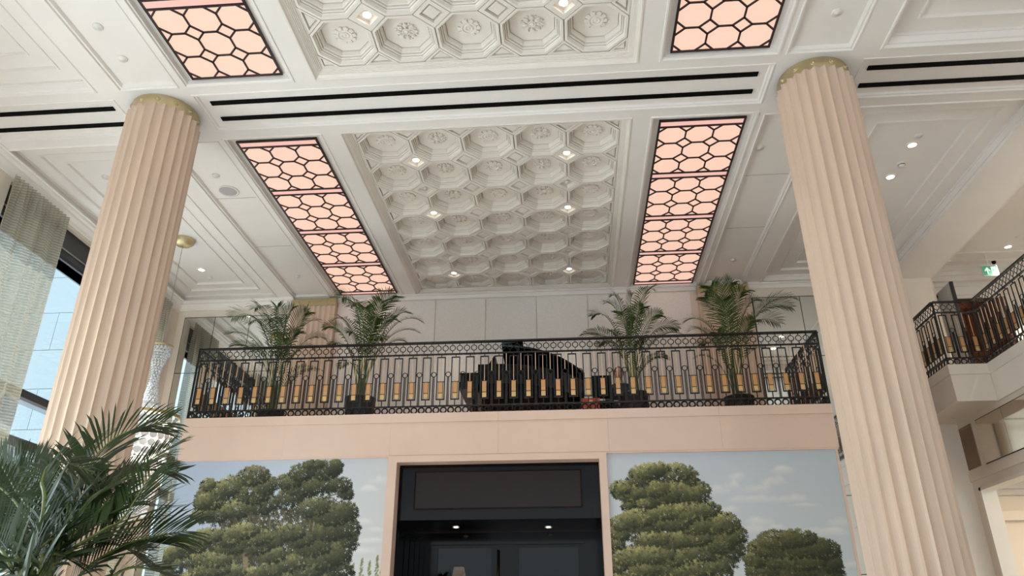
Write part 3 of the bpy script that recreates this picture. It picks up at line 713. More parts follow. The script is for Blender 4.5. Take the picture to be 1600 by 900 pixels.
cloudR = Z3([(805,250,50,26),(780,290,60,26),(1060,210,75,24),(1010,270,75,32),(930,310,110,30),(690,320,70,34),(1000,370,180,24),(1140,365,90,28),(1200,400,90,14),(940,505,60,28),(910,545,80,26),(1030,530,60,16),(1390,510,65,32),(1330,560,110,26),(1460,745,60,18),(740,430,60,20)])
paint_mural(DX1, BX1-.03, 2.245, .62, FL, None, puffR+puffR2, cloudR, limR, (186,192,198), (180,190,198), [], -1, 'wall_mural',
            'painted mural of a tall tree and a round tree under clouds', (160,156,102), (40,44,31), Z3([(430,520,280,110),(420,700,290,90),(400,330,200,80),(680,560,110,110),(1130,720,200,90)]))

# ---- right wall, gallery
wr = MB()
wr.box(XR, XR+.2, -9, 13.25, 2.28, 3.25); wr.box(XR, XR+.2, 12.82, 13.25, FL, 2.28); wr.box(XR, XR+.2, -9, 9.6, FL, 2.28)
wr.box(XR, XR+.2, 9.6, 12.82, 2.16, 2.28)
wr = struct(wr.build('wall_right','limestone'))
MB().box(XR-.03, XR, -9, 13.0, 2.28, 2.40).build('wall_band','limestone',wr)
MB().box(XR-.02, XR+.22, 12.76, 12.82, FL, 2.16).build('opening_trim','pale_stone',wr); MB().box(XR-.02, XR+.22, 9.6, 12.82, 2.11, 2.16).build('opening_trim','pale_stone',wr)
gr = MB(); gy0, gy1, gz0, gz1 = 12.57, 13.0-.02, 2.47, 3.155
gr.box(XR-.012,XR,gy0,gy0+.03,gz0,gz1); gr.box(XR-.012,XR,gy1-.03,gy1,gz0,gz1); gr.box(XR-.012,XR,gy0+.03,gy1-.03,gz0,gz0+.03); gr.box(XR-.012,XR,gy0+.03,gy1-.03,gz1-.03,gz1)
t = thing('air_grille','tan metal air grille beside the bronze wall mirrors','vent',(XR,gy0,gz0)); gr.build('grille_frame','grille',t)
for k in range(28):
    zz = gz0+.034+k*.022; MB().box(XR-.006,XR-.001,gy0+.03,gy1-.03,zz,zz+.019).build('slat','grille',t)
for k in range(6):
    y1 = 12.41-k*.806; MB().box(XR-.012, XR-.002, y1-.80, y1, 2.47, 3.15).build('mirror_pane','mirror_bronze',wr)
MB().box(XR-.0021, XR+.001, 12.41-6*.806, 12.425, 2.455, 3.165).build('mirror_backing','dark_frame',wr)
# gallery slab and fascia
gal = struct(MB().box(XR+.02, 10.4, -9, 14.0, 3.25, 3.80).build('gallery', 'pale_stone'))
for k in range(7):
    y1 = 11.56-k*1.5
    MB().box(XR-.05, XR+.06, y1-1.498, y1, 3.675, 3.84).build('kerb_stone','pale_stone',gal); MB().box(XR-.035, XR+.06, y1-1.498, y1, 3.25, 3.674).build('fascia_stone','pale_stone',gal)
bx = 5.91
MB().box(bx+.012, XR+.06, 11.57, YB-.001, 3.25, 3.674).build('bay_fascia','limestone',gal); MB().box(bx, XR+.06, 11.558, YB-.001, 3.675, 3.84).build('bay_kerb','limestone',gal)
p = atZ(1490, 653, 3.25); downlight(p.x, p.y, 3.249, 'small unlit downlight under the projecting gallery bay', 0.6, lit=False)
# gallery ceiling, walls and door
gw = MB(); gw.box(6.77, 10.4, -9, 14.2, 6.62, 6.7)
gw = gw.build('ceiling_gallery','plaster'); struct(gw)
for (i, h) in ((.42,.03),(.75,.03)):
    MB().box(6.85, 10.1, 14.0-i-.03, 14.0-i, 6.62-h, 6.62).build('ceiling_bead','plaster',gw)
wg = MB(); wg.box(6.6, 7.17, 14.0, 14.2, 3.8, 6.62); wg.box(8.55, 10.4, 14.0, 14.2, 3.8, 6.62); wg.box(7.17, 8.55, 14.0, 14.2, 6.0, 6.62); wg.box(6.6,6.72,13.25,14.0,3.8,6.62); wg.box(10.2,10.4,-9,14.0,3.8,6.62)
wg = struct(wg.build('wall_gallery','plaster'))
for (z0, z1, o) in ((6.52,6.62,.22),(6.44,6.52,.16),(6.34,6.44,.10),(6.25,6.27,.03),(6.06,6.08,.03)):
    MB().box(6.72,10.2,14.0-o,14.0,z0,z1).build('cornice_step','plaster',wg)
# pier closing the edge beam
MB().poly_prism([(5.98,12.99),(5.98,13.02),(6.72,13.3),(6.80,13.2),(6.80,13.06),(6.73,12.99)],3.84,6.0).build('beam_pier','limestone',wb)
d2 = struct(link('door_2', None))
MB().box(7.17, 7.215, 13.22, 13.98, 3.84, 6.0).build('door_leaf','door_white',d2); MB().box(7.165,7.222,13.18,13.22,3.84,6.0).build('leaf_edge','dark_frame',d2)
MB().box(7.155,7.17,13.30,13.86,5.0,5.85).build('leaf_panel','door_white',d2)
MB().box(7.06,7.16,13.70,13.98,5.90,5.95).build('door_closer','dark_frame',d2)
MB().box(7.22,8.5,14.02,14.1,5.93,6.0).build('door_head','dark_wood',d2); MB().box(8.45,8.55,13.97,14.1,3.84,6.0).build('door_jamb','dark_wood',d2)
cw = MB(); cw.box(6.9,9.2,15.6,15.7,3.8,6.4); cw.box(6.9,7.0,14.2,15.6,3.8,6.4); cw.box(9.1,9.2,14.2,15.6,3.8,6.4); cw.box(6.9,9.2,14.2,15.7,6.3,6.4); cw.box(6.9,9.2,14.0,15.7,3.7,3.8); cw.build('corridor_wall','wood',d2)
lc = bpy.data.lights.new('corridor_lamp','POINT'); lc.energy = 5; lc.color = (1,.8,.6); link('corridor_lamp', lc, None, (8.0,14.9,6.0))
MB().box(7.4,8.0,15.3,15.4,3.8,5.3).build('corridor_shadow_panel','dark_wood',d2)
for px, py, lab in ((1575,385,'lit downlight in the gallery ceiling above the exit sign'),):
    p = atZ(px, py, 6.62); downlight(p.x, p.y, 6.618, lab, 1.0, 380)
for yy_ in (9.9,8.0,6.1): downlight(8.05, yy_, 6.618, 'fill downlight added in the gallery ceiling, %s from the exit sign' % {9.9:'second',8.0:'third',6.1:'fourth'}[yy_], 1.0, 380)  # out of view, added to brighten the gallery and its ceiling
p = atZ(1591, 370, 6.62); disc('sprinkler_cover', p.x, p.y, 6.62, .05, .02, 'white_plastic', 'white sprinkler in the gallery ceiling near the exit sign', 'sprinkler')
p = atZ(1552, 407, 6.62)
t = thing('ceiling_spotlight','small black-and-white directional spotlight in the gallery ceiling','spotlight',(p.x,p.y,6.62))
MB().lathe([(.05,0),(.05,-.02),(.045,-.022)],14,(p.x,p.y,6.62)).build('spot_trim','white_plastic',t); MB().lathe([(.04,-.01),(.035,-.06),(.02,-.075),(.001,-.075)],14,(p.x,p.y,6.62)).build('spot_head','black',t)
# exit sign
sy = 13.25; a, b = atY(1533.5,416,sy), atY(1561,428,sy)
sx0, sx1, sz0, sz1 = a.x, b.x, b.z-.02, a.z
t = thing('exit_sign','green lit exit sign with an arrow and a running figure hung from the gallery ceiling','exit sign',((sx0+sx1)/2,sy,sz0))
MB().box(sx0,sx1,sy,sy+.03,sz0,sz1).build('sign_body','sign_green',t)
fr = MB(); fr.box(sx0-.006,sx1+.006,sy-.002,sy+.032,sz1,sz1+.01); fr.box(sx0-.006,sx0,sy-.002,sy+.032,sz0-.006,sz1); fr.box(sx1,sx1+.006,sy-.002,sy+.032,sz0-.006,sz1); fr.box(sx0,sx1,sy-.002,sy+.032,sz0-.006,sz0); fr.build('sign_frame','white_plastic',t)
wS, hS = sx1-sx0, sz1-sz0
def flat(pts, name, m, dy=-.004): 
    mb = MB(); n = len(pts); F = [(sx0+x*wS, sy+dy, sz0+z*hS) for x,z in pts]; B = [(sx0+x*wS, sy, sz0+z*hS) for x,z in pts]
    mb.rings([B,F], False, True); return mb.build(name, m, t)
flat([(.27,.14),(.27,.58),(.15,.42),(.11,.50),(.31,.86),(.51,.50),(.47,.42),(.35,.58),(.35,.14)],'arrow','sign_white')
flat([(.58,.10),(.58,.90),(.86,.90),(.86,.10)],'door_symbol','sign_white')
flat([(.70,.70),(.70,.80),(.75,.80),(.75,.70)],'figure_head','sign_green',-.007)
flat([(.66,.66),(.76,.66),(.80,.52),(.77,.50),(.74,.58),(.73,.42),(.80,.18),(.76,.17),(.70,.36),(.64,.26),(.58,.28),(.59,.33),(.66,.36),(.67,.56),(.63,.50),(.60,.53)],'running_figure','sign_green',-.007)
MB().box((sx0+sx1)/2-.008,(sx0+sx1)/2+.008,sy+.008,sy+.022,sz1+.01,6.62).build('hanger','white_plastic',t)
# ground floor room seen through the opening
rm = MB(); rm.box(6.75,11.5,14.5,14.7,FL,2.9); rm.box(11.3,11.5,8.0,14.5,FL,2.9); rm.box(6.75,11.5,8.0,14.7,2.62,2.9); rm.box(6.55,6.75,13.25,14.6,FL,2.9)
rm = struct(rm.build('wall_side_room','limestone'))
for (z0, z1, o) in ((2.5,2.62,.26),(2.40,2.5,.18),(2.30,2.40,.08)): MB().box(6.75,11.3,14.5-o,14.5,z0,z1).build('cornice_step','door_white',rm)
MB().box(8.15,8.25,14.3,14.5,FL,2.05).build('wall_rib','limestone',rm); MB().box(7.0,11.3,14.40,14.5,1.86,2.02).build('wall_band','limestone',rm)
area('side_room_fill', (8.6,11.8,2.58), (0,0,0), 1.5, 2.5, 90, (1,0.86,0.66))  # area lamp added to light the room warmly, no fitting of its own
p = atZ(1554, 797, 2.61); downlight(p.x, min(p.y,14.1), 2.615, 'lit downlight in the side room ceiling beyond the opening', 0.9)

# ================================================================== RAILINGS
US = 0.2085
def ring_piece(R, r, z, stems):
    mb = MB().torus_xz((0,0,z), R, r, 12, 4)
    for z0, z1 in stems: mb.box(-.005,.005,-.005,.005,z0,z1)
    return mb
HT = 1.075
me_r_top = ring_piece(.041,.0065,.975,((1.016,1.06),(.88,.934))).mesh('scroll_ring','iron')
me_r_bot = ring_piece(.041,.011,.048,()).mesh('base_ring','iron')
me_r_mid = ring_piece(.036,.0065,.575,((.11,.539),)).box(-.017,-.010,-.005,.005,.11,.535).box(.010,.017,-.005,.005,.11,.535).mesh('centre_ring','iron')
fm = MB(); a = .056
for s in (-1,1): fm.box(s*a-.007,s*a+.007,-.007,.007,.20,.84)
fm.box(-a-.007,a+.007,-.007,.007,.826,.842); fm.box(-a-.007,a+.007,-.007,.007,.195,.211); fm.box(-a,a,-.005,.005,.458,.468); fm.box(-.006,.006,-.006,.006,.842,.885); fm.box(-.006,.006,-.006,.006,.10,.195)
fm.box(-.036,-.030,-.006,.006,.211,.458); fm.box(.030,.036,-.006,.006,.211,.458); fm.box(-.030,.030,-.006,.006,.292,.302)
me_frame = fm.mesh('bar_frame','iron')
me_gold = MB().box(-.030,.030,-.005,.005,.302,.458).mesh('gilt_plate','gold_panel'); me_gold2 = MB().box(-.030,.030,-.005,.005,.222,.292).mesh('gilt_plate_small','gold_panel_pale')
me_rod = MB().box(-.004,.004,-.004,.004,.468,.826).mesh('brass_rod','rod_brass'); me_rod2 = MB().box(-.0045,.0045,-.0045,.0045,.611,.885).mesh('brass_rod','rod_brass')
def rail_run(t, p0, p1, z, post0=True, post1=True):
    p0, p1 = Vector((*p0,z)), Vector((*p1,z)); d = p1-p0; Ln = d.length; d.normalize(); ang = math.atan2(d.y,d.x)
    def bar(name, z0, z1, wd, a=0, b=Ln):
        o = inst(name, MB().box(a,b,-wd/2,wd/2,z0,z1).mesh(name,'iron'), t, p0, (0,0,ang)); return o
    bar('handrail',1.052,HT,.058); bar('upper_rail',.872,.892,.03); bar('lower_rail',.098,.116,.03)
    for f, x in ((post0,0),(post1,Ln)):
        if f: bar('end_post',0,1.052,.022,x-.011,x+.011)
    n = max(1, round(Ln/US)); st = Ln/n
    for i in range(n):
        c = p0+d*((i+.5)*st)
        for nm, me in (('bar_frame',me_frame),('gilt_plate',me_gold),('gilt_plate_small',me_gold2),('brass_rod',me_rod)): inst(nm, me, t, c, (0,0,ang))
        for o in (-.25,.25):
            q = p0+d*((i+.5+o)*st); inst('scroll_ring', me_r_top, t, q, (0,0,ang)); inst('base_ring', me_r_bot, t, q, (0,0,ang))
        if i < n-1:
            q = p0+d*((i+1)*st); inst('centre_ring', me_r_mid, t, q, (0,0,ang)); inst('brass_rod', me_rod2, t, q, (0,0,ang))
t = thing('balcony_railing','long black iron railing with gilt plates and rings around the piano balcony','railing',((BX0+BX1)/2,BY+.06,BZ))
rail_run(t, (BX0+.02,BY+.04), (BX1-.01,BY+.04), BZ); rail_run(t, (BX0+.02,BY+.06), (BX0+.02,12.95), BZ, False, True); rail_run(t, (BX1-.01,BY+.06), (BX1-.01,11.9), BZ, False, True)
t = thing('gallery_railing','black iron railing with gilt plates stepping around the upper gallery bay','railing',(XR-.02,11.56,3.84))
rail_run(t, (XR-.01,4.2), (XR-.01,11.58), 3.84, True, True); rail_run(t, (XR-.01,11.58), (bx+.02,11.58), 3.84, False, True); rail_run(t, (bx+.02,11.58), (bx+.02,12.95), 3.84, False, True)

# ================================================================== THINGS ON THE BALCONY
BF = 2.83
# ---- grand piano, keyboard towards the window side
def piano():
    X0, X1, Yn, Yf = -1.36, .25, 10.72, 12.12     # body: keys end, tail end, open side (towards the hall), straight side
    t = thing('grand_piano','black lacquered grand piano with its lid raised behind the railing','piano',((X0+X1)/2,(Yn+Yf)/2,BF))
    def outline(e=0):
        pts = [(X0,Yn-e),(X0+.35,Yn-e)]
        for q in range(1,15):
            s = q/14; x = X0+.35+(X1-X0-.35+e)*s; y = Yn-e+ (Yf-Yn-.30)*(s**2.6)*.85 + .05*math.sin(PI*s*1.0)
            pts.append((x,y))
        pts += [(X1+e,Yf-.22),(X1-.03+e,Yf-.07+e),(X1-.16,Yf+e),(X0,Yf+e)]; return pts
    o = outline()
    MB().poly_prism(o, BF+.62, BF+.93).build('case','piano_black',t)
    MB().poly_prism([((x-(X0+X1)/2)*.94+(X0+X1)/2,(y-(Yn+Yf)/2)*.94+(Yn+Yf)/2) for x,y in o], BF+.50, BF+.62).build('underframe','black',t)
    MB().box(X0-.28,X0,Yn,Yf,BF+.54,BF+.66).build('keybed','piano_black',t)
    for y in (Yn,Yf-.09): MB().box(X0-.27,X0,y,y+.09,BF+.66,BF+.80).build('cheek_block','piano_black',t)
    kb = MB().box(X0-.24,X0-.02,Yn+.09,Yf-.09,BF+.66,BF+.682).build('keyboard','ivory',t)
    for k in range(36):
        if k % 7 in (2,6): continue
        y = Yn+.11+k*(Yf-Yn-.22)/36; MB().box(X0-.14,X0-.02,y+.02,y+.034,BF+.682,BF+.696).build('black_key','black',kb)
    MB().add([(X0+.10,Yn+.2,BF+.93),(X0+.10,Yf-.2,BF+.93),(X0+.22,Yf-.2,BF+1.13),(X0+.22,Yn+.2,BF+1.13),(X0+.125,Yn+.2,BF+.93),(X0+.125,Yf-.2,BF+.93),(X0+.245,Yf-.2,BF+1.13),(X0+.245,Yn+.2,BF+1.13)],[(0,1,2,3),(7,6,5,4),(0,3,7,4),(1,5,6,2),(3,2,6,7),(0,4,5,1)]).build('music_desk','piano_black',t)
    # raised lid, hinged along the straight far side
    ang = math.radians(11); L = outline(.02); hz = BF+.94
    def up(x, y, dz): r = (Yf-y); return (x, Yf-r*math.cos(ang)-dz*math.sin(ang), hz+r*math.sin(ang)+dz*math.cos(ang))
    main = [p for p in L if p[0] >= X0+.35-1e-6]; main = [(X0+.36,Yn-.02)]+main[1:]+[(X0+.36,Yf+.02)]
    MB().rings([[up(x,y,0) for x,y in main],[up(x,y,.03) for x,y in main]],True,True).build('lid','piano_black',t)
    fl_ = [(X0+.36,Yn-.02),(X0+.36,Yf+.02),(X0-.02,Yf+.02),(X0-.02,Yn-.02)]
    def fold(x, y, dz): return up(2*(X0+.36)-x if False else X0+.36+(X0+.36-x)*.86, y, .035+(X0+.36-x)*.10+dz)
    MB().rings([[fold(x,y,0) for x,y in fl_],[fold(x,y,.025) for x,y in fl_]],True,True).build('lid_flap','piano_black',t)
    MB().tube([(X0+.62,Yn+.12,BF+.93),up(X0+.62,Yn+.03,0)],.012,6).build('lid_prop','piano_black',t)
    for (x, y) in ((X0-.05,Yn+.10),(X0-.05,Yf-.10),(X1-.25,Yf-.25)):
        l = MB().lathe([(.055,.66),(.07,.60),(.045,.5),(.035,.14),(.05,.10),(.03,.06)],12,(x,y,BF),True,True).build('leg','piano_black',t,True)
        MB().lathe([(.001,.06),(.03,.055),(.03,.005),(.001,0)],10,(x,y,BF)).build('caster','brass',l,True)
    ly = MB(); yc = (Yn+Yf)/2
    for dy in (-.09,.09): ly.tube([(X0+.1,yc+dy,BF+.66),(X0+.1,yc+dy*.6,BF+.12)],.018,6)
    ly.box(X0+.04,X0+.16,yc-.14,yc+.14,BF+.06,BF+.13); ly.build('pedal_lyre','piano_black',t)
    for dy in (-.07,0,.07): MB().box(X0-.04,X0+.04,yc+dy-.014,yc+dy+.014,BF+.075,BF+.09).build('pedal','brass',t)
piano()
# ---- palms
def palm(name, base, pot_r, pot_h, tips, label, group, leaf_len, leaf_w, mleaf, nl, seed, extra=0, Lz=None, spread=.06, start=.32, bow=.22):
    r = random.Random(seed); bxx, byy, bz = base
    t = thing(name, label, 'potted palm', base, group)
    if pot_h:
        link('pot', MB().lathe([(pot_r*.72,0),(pot_r*.95,pot_h*.5),(pot_r,pot_h*.94),(pot_r*1.04,pot_h*.95),(pot_r*1.04,pot_h),(pot_r*.93,pot_h),(pot_r*.9,pot_h-.04)],22,cap0=True).mesh('pot','pot',True), t)
        link('soil', MB().lathe([(pot_r*.92,pot_h-.05),(.001,pot_h-.03)],22).mesh('soil','soil'), t)
    top = bz+pot_h-.05
    for i, tip in enumerate(tips):
        tip = Vector(tip); a = r.random()*2*PI; b0 = Vector((bxx+spread*math.cos(a)*r.random()*1.5, byy+spread*math.sin(a)*r.random()*1.5, top))
        h = Vector((tip.x-b0.x, tip.y-b0.y, 0)); hd = h.length
        if Lz: b0.z = Lz
        c1 = b0+h*.10+Vector((0,0,(tip.z-b0.z)*.62+hd*.18)); c2 = b0+h*.55+Vector((0,0,max(tip.z-b0.z,.2)*.98+hd*bow+.06))
        bz_ = lambda s: b0*(1-s)**3+c1*3*s*(1-s)**2+c2*3*s*s*(1-s)+tip*s**3
        path = [bz_(q/14) for q in range(15)]; arc = sum((path[q+1]-path[q]).length for q in range(14)); lf = leaf_len*min(1.25,max(.6,arc/1.9))
        cane = MB().tube(path, [.008*(1-.8*q/14)+.0015 for q in range(15)], 5); 
        mb = MB(); hor = h.normalized() if hd > .05 else Vector((math.cos(a),math.sin(a),0))
        tw = (r.random()-.5)*.9
        for q in range(nl):
            s = start+(1-start)*(q+.3)/nl; pnt = bz_(s); T = (bz_(min(1,s+.02))-bz_(s-.02)).normalized()
            S = T.cross(Vector((0,0,1)))
            if S.length < .15: S = hor.cross(Vector((0,0,1)))
            S.normalize(); Nn = S.cross(T).normalized(); R_ = Matrix.Rotation(tw, 3, T); S = R_ @ S; Nn = R_ @ Nn
            k = (s-start)/(1-start); ln = lf*(math.sin(PI*min(.96,.14+.80*k))**.7)*(.9+.2*r.random()); 
            if k > .9: ln *= .8
            for sg in (-1,1):
                fw = .55+.75*k+.12*(r.random()-.5); dr = (S*sg*1.0+T*fw+Nn*(.28-.1*k)).normalized()
                wdir = dr.cross(Nn).normalized()*leaf_w*.5*(.8+.4*r.random()); droop = (.10+.22*r.random())*ln
                p1_ = pnt+dr*ln*.45-Vector((0,0,droop*.12)); p2_ = pnt+dr*ln*.78-Vector((0,0,droop*.5)); p3_ = pnt+dr*ln-Vector((0,0,droop))
                n0 = Nn*leaf_w*.12
                mb.add([pnt-wdir*.35,pnt+wdir*.35,p1_+wdir,p1_-wdir,p2_+wdir*.7,p2_-wdir*.7,p3_],[(0,1,2,3),(3,2,4,5),(5,4,6)])
        o = mb.build('frond', mleaf, t); cane.build('stalk','rachis',o)
    return t
def tips_from(pix, Y, seed, dy=.45):
    r = random.Random(seed); return [atY(px,py,Y+(r.random()*2-1)*dy) for px,py in pix]
PB = 'potted palms along the balcony railing'
palm('potted_palm', (-4.62,11.0,BF), .20, .34, tips_from([(352,521),(362,497),(398,482),(432,479),(458,482),(482,489),(500,503),(509,530),(360,540),(505,580),(388,505),(470,520),(420,500),(440,530),(395,545),(490,545)],11.0,1), 'areca palm in a dark pot in front of the corner mirrors', PB, .31, .016, 'leaf', 30, 21)
palm('potted_palm', (-3.22,11.0,BF), .23, .52, tips_from([(534,465),(548,478),(620,462),(600,470),(660,503),(655,520),(637,536),(506,512),(520,500),(515,540),(590,500),(570,480),(620,500),(640,490),(545,520),(600,530),(530,575)],11.0,2), 'areca palm in a dark pot between the fluted pilaster and the piano', PB, .31, .016, 'leaf', 30, 22)
palm('potted_palm', (1.0,11.1,BF), .21, .52, tips_from([(944,474),(956,462),(987,462),(1021,453),(1060,514),(1066,522),(907,523),(925,494),(1005,480),(1035,492),(935,540),(1045,560),(970,490),(990,500),(950,520),(1010,530)],11.1,3), 'areca palm in a dark pot beside the tail of the piano', PB, .31, .016, 'leaf', 30, 23)
palm('potted_palm', (2.55,11.1,BF), .22, .42, tips_from([(1102,464),(1110,448),(1143,443),(1165,455),(1244,466),(1238,480),(1219,506),(1070,503),(1076,518),(1200,545),(1085,560),(1185,470),(1130,470),(1180,500),(1120,520),(1095,540)],11.1,4), 'areca palm in a dark pot at the railing corner beneath the brass-banded pilaster', PB, .33, .016, 'leaf', 30, 24)
def traced_palm(base, crown, fronds, label, leaf_len, leaf_w, seed):
    """fronds: [(depth, [pixel points along the midrib], pairs, length factor)]"""
    r = random.Random(seed); t = thing('potted_palm', label, 'potted palm', base)
    link('pot', MB().lathe([(.22,0),(.31,.3),(.33,.58),(.345,.59),(.345,.62),(.31,.62),(.30,.58)],26,cap0=True).mesh('pot','pot',True), t)
    link('soil', MB().lathe([(.305,.57),(.001,.59)],22).mesh('soil','soil'), t)
    for (Y, pix, n, lf) in fronds:
        n = int(n*1.0)
        b0 = Vector((base[0]+(r.random()-.5)*.2, base[1]+(r.random()-.5)*.2, base[2]+.58))
        pts = [b0, Vector(crown)+Vector(((r.random()-.5)*.16,(r.random()-.5)*.16,(r.random()-.5)*.2))]+[atY(px,py,Y+.10*q) for q,(px,py) in enumerate(pix)]
        P = [pts[0]*2-pts[1]]+pts+[pts[-1]*2-pts[-2]]
        def at(u):
            k = min(int(u), len(pts)-2); f = u-k; a,b,c,d = P[k],P[k+1],P[k+2],P[k+3]
            return .5*((2*b)+(c-a)*f+(2*a-5*b+4*c-d)*f*f+(3*b-a-3*c+d)*f**3)
        U1 = len(pts)-1; path = [at(U1*q/24) for q in range(25)]
        cane = MB().tube(path, [.015*(1-.86*q/24)+.0015 for q in range(25)], 5); mb = MB()
        tw = (r.random()-.5)*.7; st = 1.7
        for q in range(n):
            k = (q+.3)/n; u = st+(U1-st)*k; pnt = at(u); T = (at(min(U1,u+.04))-at(u-.04)).normalized()
            S = T.cross(AF).normalized() if r.random() < 0 else T.cross(Vector((-.35,-.75,.55))).normalized()
            Nn = S.cross(T).normalized(); Rm = Matrix.Rotation(tw, 3, T); S = Rm @ S; Nn = Rm @ Nn
            ln = leaf_len*lf*(math.sin(PI*min(.94,.20+.72*k))**.6)*(.88+.24*r.random())
            for sg in (-1,1):
                dr = (S*sg+T*(.62+.7*k+.15*(r.random()-.5))+Nn*.22).normalized(); wdir = dr.cross(Nn).normalized()*leaf_w*.5*(.75+.5*r.random()); dp = (.05+.16*r.random())*ln
                p1_ = pnt+dr*ln*.4-Vector((0,0,dp*.1)); p2_ = pnt+dr*ln*.76-Vector((0,0,dp*.45)); p3_ = pnt+dr*ln-Vector((0,0,dp))
                mb.add([pnt-wdir*.3,pnt+wdir*.3,p1_+wdir,p1_-wdir,p2_+wdir*.72,p2_-wdir*.72,p3_],[(0,1,2,3),(3,2,4,5),(5,4,6)])
        o = mb.build('frond','leaf_dark',t); cane.build('stalk','rachis',o)
    return t
FG = [(3.7,[(78,893),(160,829),(190,812),(236,742)],36,1.0),(3.9,[(120,905),(200,850),(292,829)],34,.95),(4.1,[(110,800),(163,764),(217,730),(266,698)],32,.9),(4.0,[(120,810),(185,755),(222,735),(279,738)],28,.7),(4.3,[(105,800),(146,720),(188,680),(258,660)],32,1.05),
      (3.8,[(66,810),(66,750),(88,722),(148,738)],28,.7),(4.2,[(45,815),(24,765),(-6,712)],28,.8),(4.4,[(64,815),(60,770),(52,716)],30,.75),(3.6,[(30,890),(10,868),(-40,880)],24,.8),(3.5,[(60,900),(70,865),(110,872)],24,.75),
      (3.6,[(150,925),(200,888),(250,892)],28,.75),(4.5,[(90,830),(110,770),(150,700),(186,668)],34,.85),(4.3,[(40,850),(0,800),(-60,770)],28,.9),(4.6,[(70,830),(90,760),(110,720),(128,700)],30,.8),(4.0,[(90,880),(130,830),(160,795),(205,785)],32,.8),
      (3.4,[(40,930),(30,900),(70,850),(100,835)],26,.8),(3.9,[(50,860),(40,810),(10,770),(-30,745)],30,.85),(4.4,[(60,850),(100,800),(140,770),(170,742)],32,.85),(4.5,[(20,820),(-20,760),(-60,720)],28,.85),(3.7,[(30,905),(60,860),(60,810),(100,790)],28,.75),(3.8,[(80,880),(110,840),(150,805),(176,770)],34,.9),(4.1,[(50,870),(80,820),(110,780),(120,745)],34,.9),(3.6,[(20,900),(-10,850),(-50,830)],28,.9),(3.9,[(70,890),(120,870),(170,850),(215,862)],30,.8),(4.2,[(30,850),(30,800),(40,750),(20,715)],30,.85)]
traced_palm((-2.95,4.1,FL), (-2.85,4.1,-.15), FG, 'large dark palm standing on the hall floor before the window-side column', .42, .018, 25)
